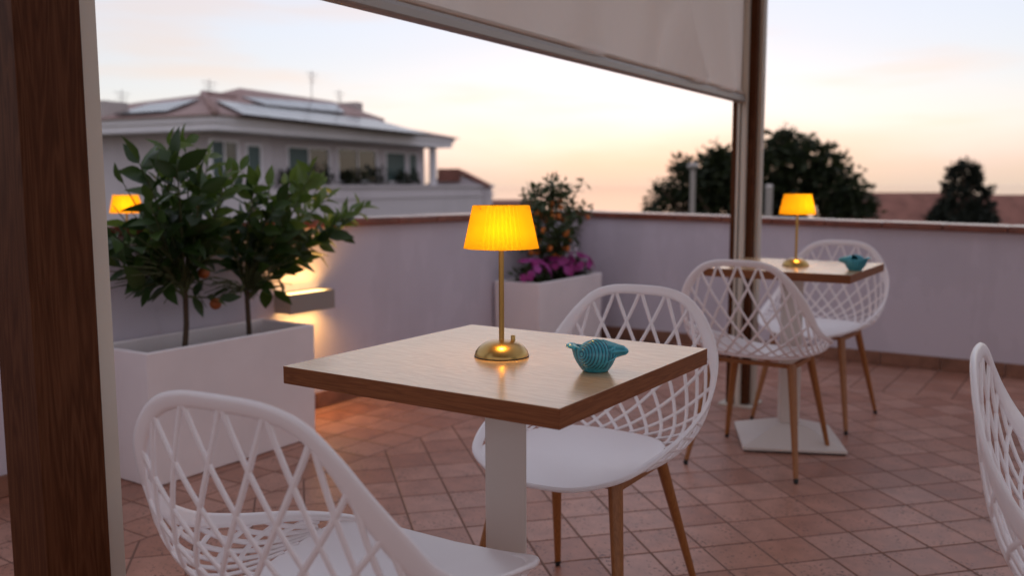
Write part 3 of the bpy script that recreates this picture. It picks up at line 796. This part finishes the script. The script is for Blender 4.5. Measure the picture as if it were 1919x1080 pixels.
# ------------------------------------------------------------------ planters
def make_planter():
    root = empty('planter_box')
    a, b, h, t = .165, .405, .497, .022
    p = MB()
    tp = 0.006
    p.hexa([(-a + tp, -b + tp, 0.002), (a - tp, -b + tp, 0.002), (a - tp, b - tp, 0.002), (-a + tp, b - tp, 0.002), (-a, -b, h), (a, -b, h), (a, b, h), (-a, b, h)])
    p.f.pop(1)
    ia, ib = a - t, b - t; o_ = len(p.v)
    p.v += [(-ia, -ib, h), (ia, -ib, h), (ia, ib, h), (-ia, ib, h), (-ia, -ib, .30), (ia, -ib, .30), (ia, ib, .30), (-ia, ib, .30)]
    for k in range(4):
        j = (k + 1) % 4; p.f += [(4 + k, 4 + j, o_ + j, o_ + k), (o_ + k, o_ + j, o_ + 4 + j, o_ + 4 + k)]
    p.f.append((o_ + 4, o_ + 5, o_ + 6, o_ + 7))
    p.obj('box', M['planter'], root, bevel=.006, seg=3)
    s = MB(); n1, n2 = 10, 22
    for j in range(n2 + 1):
        for i in range(n1 + 1):
            s.v.append((-ia + 2 * ia * i / n1, -ib + 2 * ib * j / n2, .385 + .012 * math.sin(i * 2.1 + j) * math.cos(j * 1.7) + random.uniform(-.006, .006)))
    for j in range(n2):
        for i in range(n1): k = j * (n1 + 1) + i; s.f.append((k, k + 1, k + n1 + 2, k + n1 + 1))
    s.obj('soil', M['soil'], root, smooth=True)
    return root
p1 = make_planter(); p1.location = (-2.968, 2.30, 0)
tag(p1, 'long white planter box at the left holding two citrus trees', 'planter', 'white planter boxes')
p2 = copy_tree(p1); p2.location = (-3.000, 4.985, 0); [setattr(ch.location, 'z', .085) for ch in p2.children if ch.name.startswith('soil')]
tag(p2, 'white planter box in the parapet corner with kumquat and pink flowers', 'planter', 'white planter boxes')

# ------------------------------------------------------------------ citrus trees
def leaf_mesh(name, ln, wd, m, fold=.25, curl=.15, seg=5):
    b = MB()
    prof = [0.05, .72, 1.0, .86, .48, 0.0] if seg == 5 else [0.1, .9, .75, 0.0]
    n = len(prof) - 1
    for i, q in enumerate(prof):
        t = i / n; z = -curl * ln * t * t
        y = ln * t; x = wd / 2 * q
        b.v += [(-x, y, z + fold * x), (0, y, z), (x, y, z + fold * x)]
    for i in range(n):
        k = i * 3; b.f += [(k, k + 1, k + 4, k + 3), (k + 1, k + 2, k + 5, k + 4)]
    me = bpy.data.meshes.new(name); me.from_pydata(b.v, [], b.f); me.materials.append(m); me.polygons.foreach_set('use_smooth', [True] * len(me.polygons)); me.update()
    return me
LM = [leaf_mesh('leaf', .102, .046, M['leaf'], .30, .12), leaf_mesh('leaf', .115, .050, M['leaf'], .22, .25), leaf_mesh('leaf', .086, .040, M['leaf'], .4, .05)]
LY = [leaf_mesh('leaf', .092, .038, M['leaf_young'], .45, .10), leaf_mesh('leaf', .074, .031, M['leaf_young'], .5, .2)]
def place_leaf(parent, me, p, d, rng, s=1.0):
    d = d.normalized(); up_ = Vector((rng.gauss(.25, .8), rng.gauss(-.15, .8), rng.uniform(.1, 1))); x = d.cross(up_)
    if x.length < 1e-3: x = Vector((1, 0, 0))
    x.normalize(); z = x.cross(d)
    mt = Matrix((x, d, z)).transposed().to_4x4() @ Matrix.Scale(s, 4); mt.translation = p
    o = link('leaf', me, parent); o.matrix_local = mt; return o
def citrus(name, base, soil_z, top, shoots, mass, seed, label, lean):
    rng = random.Random(seed)
    root = empty('citrus_tree', (base[0], base[1], soil_z)); org = Vector((base[0], base[1], soil_z))
    top = Vector(top) - org
    tr = MB(); mid = top * .5 + Vector(lean)
    tr.tube([Vector((0, 0, -.02)), top * .25 + Vector(lean) * .6, mid, top * .8 + Vector(lean) * .5, top], [.0125, .011, .0105, .010, .009], 10)
    tr.obj('trunk', M['bark'], root, smooth=True)
    br = MB(); nleaf = 0
    leaves = []
    for (e, young) in shoots:
        e = Vector(e) - org
        s0 = top * rng.uniform(.78, 1.02)
        ctrl = (s0 + e) / 2 + Vector((rng.uniform(-.04, .04), rng.uniform(-.04, .04), rng.uniform(.0, .07)))
        P = [s0 * (1 - t) ** 2 + ctrl * 2 * t * (1 - t) + e * t * t for t in [k / 10 for k in range(11)]]
        br.tube(P, [.006 - .0043 * k / 10 for k in range(11)], 6)
        ln = sum((a - b).length for a, b in zip(P, P[1:])); nl = max(5, int(ln / .026))
        ph = rng.uniform(0, 6)
        for k in range(nl):
            t = .22 + .78 * (k + rng.uniform(0, .5)) / nl; t = min(t, 1)
            i = min(9, int(t * 10)); p = P[i].lerp(P[i + 1], t * 10 - i); tg = (P[i + 1] - P[i]).normalized()
            a = tg.cross(Vector((.3, .2, .9))).normalized(); b_ = tg.cross(a)
            ph += 2.4; side = a * math.cos(ph) + b_ * math.sin(ph)
            d = tg * rng.uniform(.35, .9) + side * .8 + Vector((0, 0, rng.uniform(-.35, .25)))
            leaves.append((p, d, (young and t > .5), rng.uniform(.85, 1.3)))
        leaves.append((P[-1], (P[-1] - P[-2]).normalized() + Vector((0, 0, .2)), young, rng.uniform(.8, 1.1)))
    for (c, rad, cnt) in mass:
        c = Vector(c) - org
        for k in range(cnt):
            v = Vector((rng.gauss(0, 1), rng.gauss(0, 1), rng.gauss(0, 1))).normalized() * (rng.random() ** .45)
            p = c + Vector((v.x * rad[0], v.y * rad[1], v.z * rad[2]))
            d = Vector((v.x, v.y, v.z * .5 - .45 + rng.uniform(-.3, .3))) + Vector((rng.gauss(0, .4), rng.gauss(0, .4), rng.gauss(0, .3)))
            leaves.append((p, d, False, rng.uniform(.8, 1.3)))
            if k % 9 == 0: br.tube([p, (p * .55 + top * .45) + Vector((0, 0, .02)), top * .97], [.0016, .0025, .003], 5)
    br.obj('branches', M['twig'], root, smooth=True)
    extra = MB()
    def open_gap(p):
        x_, y_, _z = topx(p + org); return 196 < x_ < 268 and 346 < y_ < 412
    leaves = [l_ for l_ in leaves if not ((open_gap(l_[0]) or open_gap(l_[0] + l_[1].normalized() * .06)) and rng.random() < .86)]
    for k, (p, d, y, s) in enumerate(leaves):
        me = rng.choice(LY) if y else rng.choice(LM)
        if k < 300: place_leaf(root, me, p, d, rng, s)
        else:
            o_ = place_leaf(root, me, p, d, rng, s); ml = o_.matrix_local.copy(); bpy.data.objects.remove(o_)
            extra.add([ml @ v.co for v in me.vertices], [tuple(pp.vertices) for pp in me.polygons])
    if extra.v:
        ex = extra.obj('inner_leaves', M['leaf'], root, smooth=True); tag(ex, kind='stuff')
    tag(root, label, 'tree', 'citrus trees in the left planter')
    return root, org
def S(px, py, X): return tuple(onX(px, py, X))
XC = -2.97
b1 = onX(341, 652, -2.95); b2 = onX(468, 630, -2.98)
sh1 = [(S(345, 262, -2.95), 1), (S(318, 275, -2.90), 1), (S(392, 290, -3.0), 1), (S(258, 300, -2.88), 0), (S(232, 345, -2.95), 0), (S(212, 385, -3.05), 1), (S(425, 322, -2.85), 1), (S(300, 330, -3.05), 0),
       (S(206, 440, -2.9), 0), (S(375, 345, -2.80), 0), (S(440, 350, -3.05), 0), (S(280, 380, -2.80), 0), (S(222, 500, -2.95), 0), (S(262, 545, -2.9), 0), (S(410, 560, -2.88), 0), (S(330, 300, -2.8), 0), (S(450, 320, -2.95), 1)]
ms1 = [(S(310, 440, -2.95), (.15, .21, .14), 230), (S(240, 480, -2.95), (.15, .15, .14), 240), (S(385, 510, -2.92), (.15, .16, .15), 230), (S(335, 355, -2.95), (.10, .15, .08), 35), (S(290, 535, -2.92), (.13, .16, .09), 150), (S(222, 520, -2.92), (.12, .09, .10), 110)]
tr1, og1 = citrus('citrus_tree', b1, .385, S(346, 530, -2.95), sh1, ms1, 11, 'taller citrus tree nearest the left post in the planter', (.0, .012, 0))
sh2 = [(S(583, 318, -2.80), 1), (S(560, 345, -2.85), 1), (S(548, 330, -3.0), 1), (S(682, 388, -2.95), 1), (S(655, 398, -2.92), 1), (S(616, 372, -2.85), 1), (S(640, 425, -2.9), 0), (S(505, 352, -2.95), 1), (S(470, 372, -3.0), 0),
       (S(600, 350, -3.0), 1), (S(480, 340, -2.85), 1), (S(530, 420, -2.82), 0), (S(512, 545, -2.9), 0), (S(440, 440, -3.0), 0), (S(520, 380, -2.8), 0), (S(420, 400, -2.9), 0)]
ms2 = [(S(475, 455, -2.97), (.15, .19, .15), 230), (S(430, 545, -2.92), (.13, .16, .09), 190), (S(505, 510, -2.93), (.13, .11, .14), 190), (S(560, 420, -2.93), (.10, .13, .09), 60)]
tr2, og2 = citrus('citrus_tree', b2, .385, S(462, 540, -2.98), sh2, ms2, 23, 'citrus tree with long branch reaching right above the wall light', (.012, -.01, 0))
for (tr_, og_, spots_) in ((tr1, og1, [(382, 512, -2.90)]), (tr2, og2, [(404, 570, -2.86)])):
    for (a, b, X) in spots_:
        f_ = MB(); f_.lathe([(.001, -.022), (.012, -.019), (.020, -.010), (.023, 0), (.020, .010), (.012, .019), (.001, .022)], 14)
        fo = f_.obj('fruit', M['fruit_ripe'], tr_, smooth=True); fo.location = onX(a, b, X) - og_

# ------------------------------------------------------------------ kumquat and flowers in the corner planter
def shrub_leaves(mb, centre, rad, count, ln, wd, rng, droop=.2, shell_=.5):
    for k in range(count):
        v = Vector((rng.gauss(0, 1), rng.gauss(0, 1), rng.gauss(0, 1))).normalized() * (rng.random() ** shell_)
        p = Vector(centre) + Vector((v.x * rad[0], v.y * rad[1], v.z * rad[2]))
        d = (v + Vector((rng.gauss(0, .5), rng.gauss(0, .5), rng.gauss(0, .4) + .2 - droop))).normalized()
        x = d.cross(Vector((rng.gauss(0, .6), rng.gauss(0, .6), 1))).normalized(); z = x.cross(d); s = rng.uniform(.7, 1.2)
        l_, w_ = ln * s, wd * s
        mb.add([p, p + d * l_ * .5 - x * w_ * .5 + z * w_ * .15, p + d * l_, p + d * l_ * .5 + x * w_ * .5 + z * w_ * .15], [(0, 1, 2), (0, 2, 3)])
rng = random.Random(5)
kb = Vector((-3.0, 5.02, .47))
kq = empty('kumquat_tree', kb)
stm = MB(); stm.tube([(0, 0, -.02), (.005, .0, .10), (0, .01, .22), (-.005, .01, .40), (0, .0, .66)], [.012, .011, .010, .007, .002], 8)
fol = MB(); tips = []
for k in range(52):
    z0 = rng.uniform(.10, .54); a = rng.uniform(0, 2 * math.pi); r_ = (.12 + .19 * math.sin(math.pi * min(1, (z0 - .02) / .62))) * rng.uniform(.6, 1.15)
    e = Vector((math.cos(a) * r_ * .62, math.sin(a) * r_, z0 + rng.uniform(.02, .17)))
    stm.tube([(0, .005, z0), (e.x * .5, e.y * .5, z0 + .03), e], [.005, .0035, .0015], 5); tips.append((Vector((0, .005, z0)), e))
for a, e in tips:
    for t in (.45, .6, .75, .9, 1.0):
        shrub_leaves(fol, a.lerp(e, t), (.026, .026, .026), 6, .056, .020, rng, .05)
for k in range(8): shrub_leaves(fol, (rng.uniform(-.02, .02), rng.uniform(-.03, .03), .42 + k * .032), (.03, .04, .03), 9, .05, .016, rng, -.2)
stm.obj('stem', M['bark'], kq, smooth=True)
o = fol.obj('foliage', M['leaf_small'], kq); tag(o, kind='stuff')
fm = MB().lathe([(.001, -.021), (.010, -.018), (.0165, -.008), (.0175, .002), (.014, .013), (.008, .018), (.001, .020)], 12).mesh('fruit', M['fruit'], True)
for k in range(46):
    a, e = rng.choice(tips); p = a.lerp(e, rng.uniform(.55, 1.0)) + Vector((rng.uniform(-.02, .02), rng.uniform(-.02, .02), -.025))
    if p.z > .52: p.z -= .12
    fo = link('fruit', fm, kq); fo.location = p; s_ = rng.uniform(.75, 1.15); fo.scale = (s_, s_, s_)
tag(kq, 'bushy kumquat tree dotted with small orange fruit in the corner planter', 'tree')
def petal_mesh():
    b = MB(); n = 25
    b.v.append((0, 0, -.006))
    for k in range(n):
        a = 2 * math.pi * k / n; r_ = .024 * (1 + .10 * math.cos(5 * a))
        b.v.append((.45 * r_ * math.cos(a), .45 * r_ * math.sin(a), .002))
    for k in range(n):
        a = 2 * math.pi * k / n; r_ = .024 * (1 + .14 * math.cos(5 * a))
        b.v.append((r_ * math.cos(a), r_ * math.sin(a), .0035 * math.cos(10 * a)))
    for k in range(n):
        j = (k + 1) % n; b.f += [(0, 1 + k, 1 + j), (1 + k, 1 + n + k, 1 + n + j, 1 + j)]
    return b.mesh('blossom', M['petal'], True)
pm_ = petal_mesh()
for i, (yy, lab) in enumerate(((-.27, 'pink flowering plant at the lamp side of the corner planter'), (.03, 'pink flowering plant under the middle of the kumquat tree'), (.29, 'mauve flowering plant at the right end of the corner planter'))):
    fp = empty('flowering_plant', (-2.985, 4.985 + yy, .47))
    g = MB(); shrub_leaves(g, (0, 0, .045), (.10, .125, .065), 240, .045, .024, rng, .0)
    for k in range(7): g.tube([(0, 0, -.01), (rng.uniform(-.05, .05), rng.uniform(-.06, .06), .05)], .003, 5)
    o = g.obj('leaves', M['leaf_small'], fp); tag(o, kind='stuff')
    for k in range(30):
        a = rng.uniform(0, 2 * math.pi); el = rng.uniform(.0, 1.2); d = Vector((math.cos(a) * math.cos(el), math.sin(a) * math.cos(el), math.sin(el)))
        if rng.random() < .6: d.x = abs(d.x)
        p = Vector((d.x * .125, d.y * .155, .050 + d.z * .115))
        bo = link('blossom', pm_, fp); bo.location = p; bo.rotation_euler = d.to_track_quat('Z', 'Y').to_euler(); s_ = rng.uniform(.8, 1.2); bo.scale = (s_, s_, s_)
    tag(fp, lab, 'plant', 'flowering plants in the corner planter')

# ------------------------------------------------------------------ the terrace next door: slab, table and lamp seen over the parapet
sl_ = MB().box(-5.8, XW - .27, .6, 4.6, -.30, -.002).obj('neighbouring_terrace', M['grout']); tag(sl_, kind='structure')
t3 = copy_tree(t2); t3.location = (-3.78, 2.49, 0)
tag(t3, 'table hidden beyond the left parapet, under the lamp glowing through the leaves', 'table', 'bistro tables')
l3 = copy_tree(lamp); l3.location = (-3.78, 2.49, .7503); l3.rotation_euler.z = .4
tag(l3, 'yellow lamp shade glowing through the citrus leaves beyond the left parapet', 'lamp', 'lit yellow table lamps')

# ------------------------------------------------------------------ houses beyond
RH = R(24.0)
hc = at(404, 243, 25.0); hc.z = 0
dR = F(math.sin(RH), math.cos(RH)); dL = F(-math.cos(RH), math.sin(RH))
def H(a, b, z): return hc + dR * a + dL * b + Vector((0, 0, z))     # a along the long side, b along the short side, inwards
house = empty('villa', (hc.x, hc.y, -7.0))
ho = Vector((hc.x, hc.y, -7.0))
def hbox(mb, a0, a1, b0, b1, z0, z1):
    return mb.hexa([H(a0, b0, z0) - ho, H(a1, b0, z0) - ho, H(a1, b1, z0) - ho, H(a0, b1, z0) - ho, H(a0, b0, z1) - ho, H(a1, b0, z1) - ho, H(a1, b1, z1) - ho, H(a0, b1, z1) - ho])
LE, WE = 13.9, 10.0; ZE0, ZE1 = 2.64, 3.05
hbox(MB(), .9, 3.45, .9, 9.1, -7, ZE0 - .001).obj('wall', M['house'], house)
hbox(MB(), 3.452, 13.5, 1.1, 9.0, -7, ZE0 - .002).obj('wall', M['house'], house)
ev = MB(); hbox(ev, 0, LE, 0, WE, ZE0, ZE0 + .20); hbox(ev, -.08, LE + .08, -.08, WE + .08, ZE0 + .203, ZE1 - .03)
ev.obj('eave', M['house_trim'], house)
RIS = 1.20; HW = 5.0
rf = MB()
q = [H(-.2, -.2, ZE1) - ho, H(LE + .3, -.2, ZE1) - ho, H(LE + .3, WE + .2, ZE1) - ho, H(-.2, WE + .2, ZE1) - ho, H(HW, HW, ZE1 + RIS) - ho, H(LE - HW, HW, ZE1 + RIS) - ho,
     H(-.2, -.2, ZE1 - .028) - ho, H(LE + .3, -.2, ZE1 - .028) - ho, H(LE + .3, WE + .2, ZE1 - .028) - ho, H(-.2, WE + .2, ZE1 - .028) - ho]
rf.add(q, [(0, 1, 5, 4), (1, 2, 5), (2, 3, 4, 5), (3, 0, 4), (6, 7, 1, 0), (7, 8, 2, 1), (8, 9, 3, 2), (9, 6, 0, 3), (9, 8, 7, 6)])
roof = rf.obj('roof', M['roof_pale'], house)
# raised rear roof
rr_ = MB()
q = [H(5.6, 3.0, 3.0) - ho, H(13.5, 3.0, 3.0) - ho, H(13.5, 9.2, 3.0) - ho, H(5.6, 9.2, 3.0) - ho, H(5.6, 3.0, 3.90) - ho, H(13.5, 3.0, 3.90) - ho, H(13.5, 5.6, 4.74) - ho, H(7.6, 5.6, 4.74) - ho, H(13.5, 9.2, 3.7) - ho, H(5.6, 9.2, 3.7) - ho]
rr_.add(q, [(3, 2, 1, 0), (0, 1, 5, 4), (4, 5, 6, 7), (7, 6, 8, 9), (4, 7, 9), (0, 4, 9, 3), (1, 2, 8, 6, 5), (2, 3, 9, 8)])
rr_.obj('rear_roof', M['roof_pale'], roof)
hip = MB(); hip.tube([H(-.2, -.2, ZE1 + .03) - ho, H(HW, HW, ZE1 + RIS + .03) - ho, H(LE - HW, HW, ZE1 + RIS + .03) - ho], .11, 8); hip.obj('ridge_tiles', M['roof_pale'], roof, smooth=True)
nR = (dR.cross(H(HW, HW, RIS) - H(HW, -.2, 0))).normalized(); nR = nR if nR.z > 0 else -nR
nL = (dL.cross(H(HW, HW, RIS) - H(-.2, HW, 0))).normalized(); nL = nL if nL.z > 0 else -nL
n2_ = (dR.cross(H(0, 5.6, 4.74) - H(0, 3.0, 3.90))).normalized(); n2_ = n2_ if n2_.z > 0 else -n2_
def array(px, p0, nn, rows, cols):
    P = [onplane(x, y, p0 + nn * .10, nn) - ho for x, y in px]          # near-left, near-right, far-right, far-left
    for i in range(cols):
        for j in range(rows):
            def bl(u, v): return (P[0] * (1 - u) + P[1] * u) * (1 - v) + (P[3] * (1 - u) + P[2] * u) * v
            u0, u1, v0, v1 = (i + .012) / cols, (i + .988) / cols, (j + .02) / rows, (j + .98) / rows
            a = [bl(u0, v0), bl(u1, v0), bl(u1, v1), bl(u0, v1)]
            MB().hexa([p - nn * .05 for p in a] + a).obj('solar_panel', M['solar'], roof)
array([(456, 213), (808, 252), (700, 223), (404, 187)], H(0, -.2, ZE1), nR, 2, 9)
array([(213, 213), (312, 207), (374, 184), (280, 194)], H(-.2, 0, ZE1), nL, 2, 4)
array([(500, 196), (648, 211), (628, 194), (452, 180)], H(0, 3.0, 3.90), n2_, 1, 5)
hbox(MB(), 13.502, 14.0, 4.4, 6.4, 3.2, 4.66).obj('chimney', M['house_far'], roof)
hbox(MB(), .2, 1.1, 4.35, 5.7, 3.05, 3.62).obj('chimney', M['house_far'], roof)
# windows on the long side (faces -b); pieces given by their photo span along the facade plane
def fac(px, py, b): return onplane(px, py, H(0, b, 0), dL)
def window(x0, x1, y0, y1, b, panes, shut=0.0, mt='window'):
    A = fac(x0, y0, b); B = fac(x1, y0, b); a0 = (A - hc).dot(dR); a1 = (B - hc).dot(dR); z1 = A.z; z0 = fac(x0, y1, b).z
    f_ = MB(); t = .07
    hbox(f_, a0 - t, a1 + t, b - .06, b - .001, z1, z1 + t); hbox(f_, a0 - t, a1 + t, b - .06, b - .001, z0 - t, z0)
    hbox(f_, a0 - t, a0, b - .06, b - .001, z0, z1); hbox(f_, a1, a1 + t, b - .06, b - .001, z0, z1)
    wd = (a1 - a0) / panes
    for k in range(1, panes): hbox(f_, a0 + wd * k - .03, a0 + wd * k + .03, b - .05, b - .001, z0, z1)
    fr = f_.obj('window', M['house_trim'], house)
    for k in range(panes):
        hbox(MB(), a0 + wd * k + .01, a0 + wd * (k + 1) - .01, b - .025, b - .0015, z0, z1).obj('pane', M['shutter'] if (k < shut or mt == 'shutter') else M['window'], fr)
window(394, 441, 264, 337, .9, 2, 1); window(461, 485, 273, 337, .9, 1, 1)
window(538, 613, 276, 338, 1.1, 2, 1); window(632, 702, 279, 338, 1.1, 2, 0); window(722, 757, 286, 339, 1.1, 1, 1); window(765, 779, 289, 339, 1.1, 1, 1)
# balcony front and lower wing
bal = MB(); hbox(bal, 3.46, 18.4, .30, .55, -7, 1.02); hbox(bal, 3.44, 18.5, .22, .63, 1.022, 1.12); hbox(bal, 3.44, 18.5, .25, .299, .62, .72)
bal.obj('balcony', M['house'], house)
hbox(MB(), 3.462, 13.0, .551, 1.099, .0, .12).obj('balcony_floor', M['house_far'], house)
hbox(MB(), .3, 3.43, .3, .52, -7, 1.00).obj('balcony', M['house'], house)
for a_ in (12.75, 13.05):
    cl = MB(); hbox(cl, a_, a_ + .11, .34, .46, 1.121, ZE0 - .002); cl.obj('column', M['house_trim'], house)
# pots on the balcony rail, dark green
for k, a_ in enumerate((4.1, 5.2, 6.1, 7.5, 8.3, 9.6, 11.2, 12.1)):
    g = MB(); shrub_leaves(g, H(a_, .80, 1.25) - ho, (.30, .18, .35 + .1 * (k % 3)), 160, .2, .1, rng); o = g.obj('balcony_plant', M['leaf_far'], house); tag(o, kind='stuff')
# antennas
def antenna(px, py0, py1, dep, name='antenna'):
    a = at(px, py0, dep) - ho; b = at(px, py1, dep) - ho; g = MB(); g.tube([b, a], .015, 6)
    for k in range(3):
        z = a.z - .12 - .16 * k; g.tube([Vector((a.x, a.y, z)) - dR * (.35 - .08 * k), Vector((a.x, a.y, z)) + dR * (.35 - .08 * k)], .012, 5)
    g.obj('antenna', M['antenna'], roof)
antenna(392, 148, 186, 31.8); antenna(584, 132, 200, 36); antenna(636, 168, 200, 37); antenna(228, 168, 216, 33)
tag(house, 'pale two-storey villa with solar panels on its hipped roof behind the left parapet', 'house')

def gable(name, p0, du, dv, lu, lv, z0, ze, zr, wall_m, roof_m, label, cat='house', over=.35, group=None):
    """house with its ridge along du"""
    root = empty(name, (p0.x, p0.y, z0))
    def Q(a, b, z): return du * a + dv * b + Vector((0, 0, z - z0))
    wl_ = MB(); v = [Q(0, 0, z0), Q(lu, 0, z0), Q(lu, lv, z0), Q(0, lv, z0), Q(0, 0, ze), Q(lu, 0, ze), Q(lu, lv, ze), Q(0, lv, ze), Q(0, lv / 2, zr - .1), Q(lu, lv / 2, zr - .1)]
    wl_.add(v, [(0, 1, 5, 4), (2, 3, 7, 6), (1, 2, 6, 9, 5), (3, 0, 4, 8, 7), (3, 2, 1, 0), (4, 5, 9, 8), (6, 7, 8, 9)]); wl_.obj('wall', wall_m, root)
    t = .14; e = over; dr = (zr - ze) / (lv / 2) * e
    r_ = MB()
    for s in (0, 1):
        b0, b1 = (-e, lv / 2) if s == 0 else (lv + e, lv / 2)
        r_.hexa([Q(-e, b0, ze - dr), Q(lu + e, b0, ze - dr), Q(lu + e, b1, zr), Q(-e, b1, zr), Q(-e, b0, ze - dr + t), Q(lu + e, b0, ze - dr + t), Q(lu + e, b1, zr + t), Q(-e, b1, zr + t)])
    r_.obj('roof', roof_m, root)
    tag(root, label, cat, group); return root
# small house peeping out behind the villa's right end
dv_ = F(math.sin(R(70)), math.cos(R(70)))
p = at(800, 400, 41); g_ = gable('house', p, F(0, 1), F(1, 0), 7, 2.75, -7, 1.02, 1.72, M['house'], M['roof'], 'small house with a brown pitched roof at the right end of the villa', group='houses beyond the parapet', over=.12)
q0 = at(820, 340, 40.4) - Vector((p.x, p.y, -7)); q1 = at(861, 316, 40.4) - Vector((p.x, p.y, -7))
ch_ = MB(); rt_ = F(1, 0); wdt = (q1 - q0).dot(rt_)
ch_.hexa([Vector((q0.x, q0.y, q0.z)), q0 + rt_ * wdt, q0 + rt_ * wdt + F(0, .8), q0 + F(0, .8)] + [Vector((v.x, v.y, q1.z)) for v in (q0, q0 + rt_ * wdt, q0 + rt_ * wdt + F(0, .8), q0 + F(0, .8))])
ch_.obj('chimney', M['roof'], g_)
p = at(925, 400, 62); gable('house', p, F(1, .05).normalized(), F(-.05, 1).normalized(), 3.4, 5, -9, -.25, -.05, M['house_far'], M['roof'], 'far flat-roofed house right behind the foreground lamp shade', group='houses beyond the parapet')
p = at(1625, 420, 46); gable('house', p, F(1, .03).normalized(), F(-.03, 1).normalized(), 6.2, 7, -9, -1.6, .50, M['house_far'], M['roof'], 'house with a long red tiled roof between the two dark trees', group='houses beyond the parapet')
p = at(1830, 420, 42); gable('house', p, F(1, -.05).normalized(), F(.05, 1).normalized(), 8, 6, -9, -1.4, .42, M['house_far'], M['roof'], 'house with a red tiled roof at the right edge, beyond the small tree', group='houses beyond the parapet')

# ------------------------------------------------------------------ trees beyond
def big_tree(name, cx, depth, clumps, zg, leaf, cnt, lm, label, seed, group):
    rg = random.Random(seed); b = at(cx, 400, depth); root = empty(name, (b.x, b.y, zg)); og = Vector((b.x, b.y, zg))
    cr_ = MB(); tr = MB(); hub = Vector((0, 0, (at(cx, 400, depth).z - zg) * .75))
    tr.tube([Vector((0, 0, -.2)), hub * .5 + Vector((.1, .05, 0)), hub], [.34, .27, .2], 10)
    tot = sum(c[2] ** 2 for c in clumps)
    for (px, py, rp, dd) in clumps:
        c = at(px, py, depth + dd) - og; r_ = rp * depth / FPX
        tr.tube([hub * .8, (hub + c) / 2 + Vector((0, 0, -.2)), c], [.12, .07, .02], 6)
        n_ = int(cnt * rp ** 2 / tot)
        for k in range(n_):
            v = Vector((rg.gauss(0, 1), rg.gauss(0, 1), rg.gauss(0, 1))).normalized() * (rg.random() ** .42) * (rg.uniform(.7, 1.1) if rg.random() < .8 else rg.uniform(1.0, 1.45))
            p_ = c + v * r_ * Vector((1, 1, 1)).length / 1.732
            d = Vector((rg.gauss(0, 1), rg.gauss(0, 1), rg.gauss(0, .7))).normalized(); x = d.cross(Vector((rg.gauss(0, 1), rg.gauss(0, 1), 1))).normalized()
            s = leaf * rg.uniform(.6, 1.3); cr_.add([p_, p_ + d * s * .5 - x * s * .28, p_ + d * s, p_ + d * s * .5 + x * s * .28], [(0, 1, 2), (0, 2, 3)])
    tr.obj('trunk', M['bark'], root, smooth=True)
    o_ = cr_.obj('crown', lm, root); tag(o_, kind='stuff')
    tag(root, label, 'tree', group)
rg = random.Random(77)
cl = [(1350, 350, 42, .3), (1345, 312, 26, .1), (1370, 300, 24, .2), (1395, 288, 20, 0), (1395, 345, 40, .4), (1325, 380, 36, 0), (1225, 395, 26, 0), (1252, 372, 34, .4), (1290, 345, 40, .0), (1275, 315, 22, -.4), (1330, 320, 42, .3), (1345, 290, 22, 0), (1300, 385, 44, .4), (1375, 330, 46, -.3), (1372, 375, 46, .2), (1420, 300, 42, .2), (1440, 350, 56, 0),
      (1455, 278, 34, .1), (1478, 262, 22, .2), (1500, 300, 46, -.2), (1510, 272, 20, .3), (1505, 350, 56, .2), (1548, 318, 40, .1), (1545, 280, 16, 0), (1560, 362, 46, 0), (1590, 345, 30, .2), (1605, 380, 34, -.2), (1632, 392, 22, .1), (1470, 395, 56, .1), (1400, 395, 50, 0), (1570, 300, 16, .2), (1575, 400, 40, 0), (1235, 350, 12, 0), (1470, 246, 10, 0)]
big_tree('broadleaf_tree', 1430, 26, cl, -7.2, .22, 12000, M['leaf_far'], 'wide dark broadleaf tree rising behind the far post', 3, 'dark trees beyond the parapet')
cl = [(1788, 318, 12, 0), (1826, 316, 12, 0), (1806, 312, 15, 0), (1786, 332, 15, 0), (1828, 332, 15, 0), (1808, 342, 15, .2), (1786, 350, 11, 0), (1832, 348, 11, 0), (1806, 362, 17, 0), (1776, 358, 10, .2), (1846, 362, 10, 0), (1768, 345, 6, 0), (1858, 352, 5, 0), (1780, 380, 18, 0), (1830, 382, 20, 0), (1805, 398, 22, .1), (1762, 392, 15, 0), (1855, 385, 10, 0), (1848, 402, 16, 0), (1750, 408, 13, 0), (1785, 418, 30, 0), (1835, 420, 30, 0), (1866, 412, 9, 0)]
big_tree('conifer_tree', 1805, 33, cl, -8.0, .15, 9000, M['leaf_cypress'], 'small near-black rounded conifer in front of the red roofs', 8, 'dark trees beyond the parapet')

# ------------------------------------------------------------------ street lamps
def street_lamp(px, top, depth, rad, head, label):
    b = at(px, 400, depth); t = at(px, top, depth); root = empty('street_lamp', (b.x, b.y, -7.0)); z1 = t.z + 7.0
    MB().tube([(0, 0, 0), (0, 0, z1 * .5), (0, 0, z1)], [rad * 1.25, rad * 1.1, rad], 12).obj('pole', M['alu'], root, smooth=True, auto=50)
    if head:
        ah = F(1, 0)
        g = MB(); g.lathe([(.02, -.02), (.09, -.015), (.13, .02), (.12, .07), (.07, .11), (.01, .125)], 18, cap=True); g.v = [(x, y, z + z1 + .03) for x, y, z in g.v]
        g.obj('lamp_head', M['alu'], root, smooth=True)
    else:
        MB().tube([(0, 0, z1 + .001), (0, 0, z1 + .05)], [rad * 1.12, rad * .6], 12).obj('cap', M['white_metal'], root, smooth=True, auto=50)
    tag(root, label, 'street lamp', 'pale poles in front of the broadleaf tree')
street_lamp(1297, 318, 19.0, .055, True, 'slim pale street lamp with small head in front of the broadleaf tree')
street_lamp(1440, 350, 19.0, .075, False, 'short pale pole just right of the far post, before the tree')
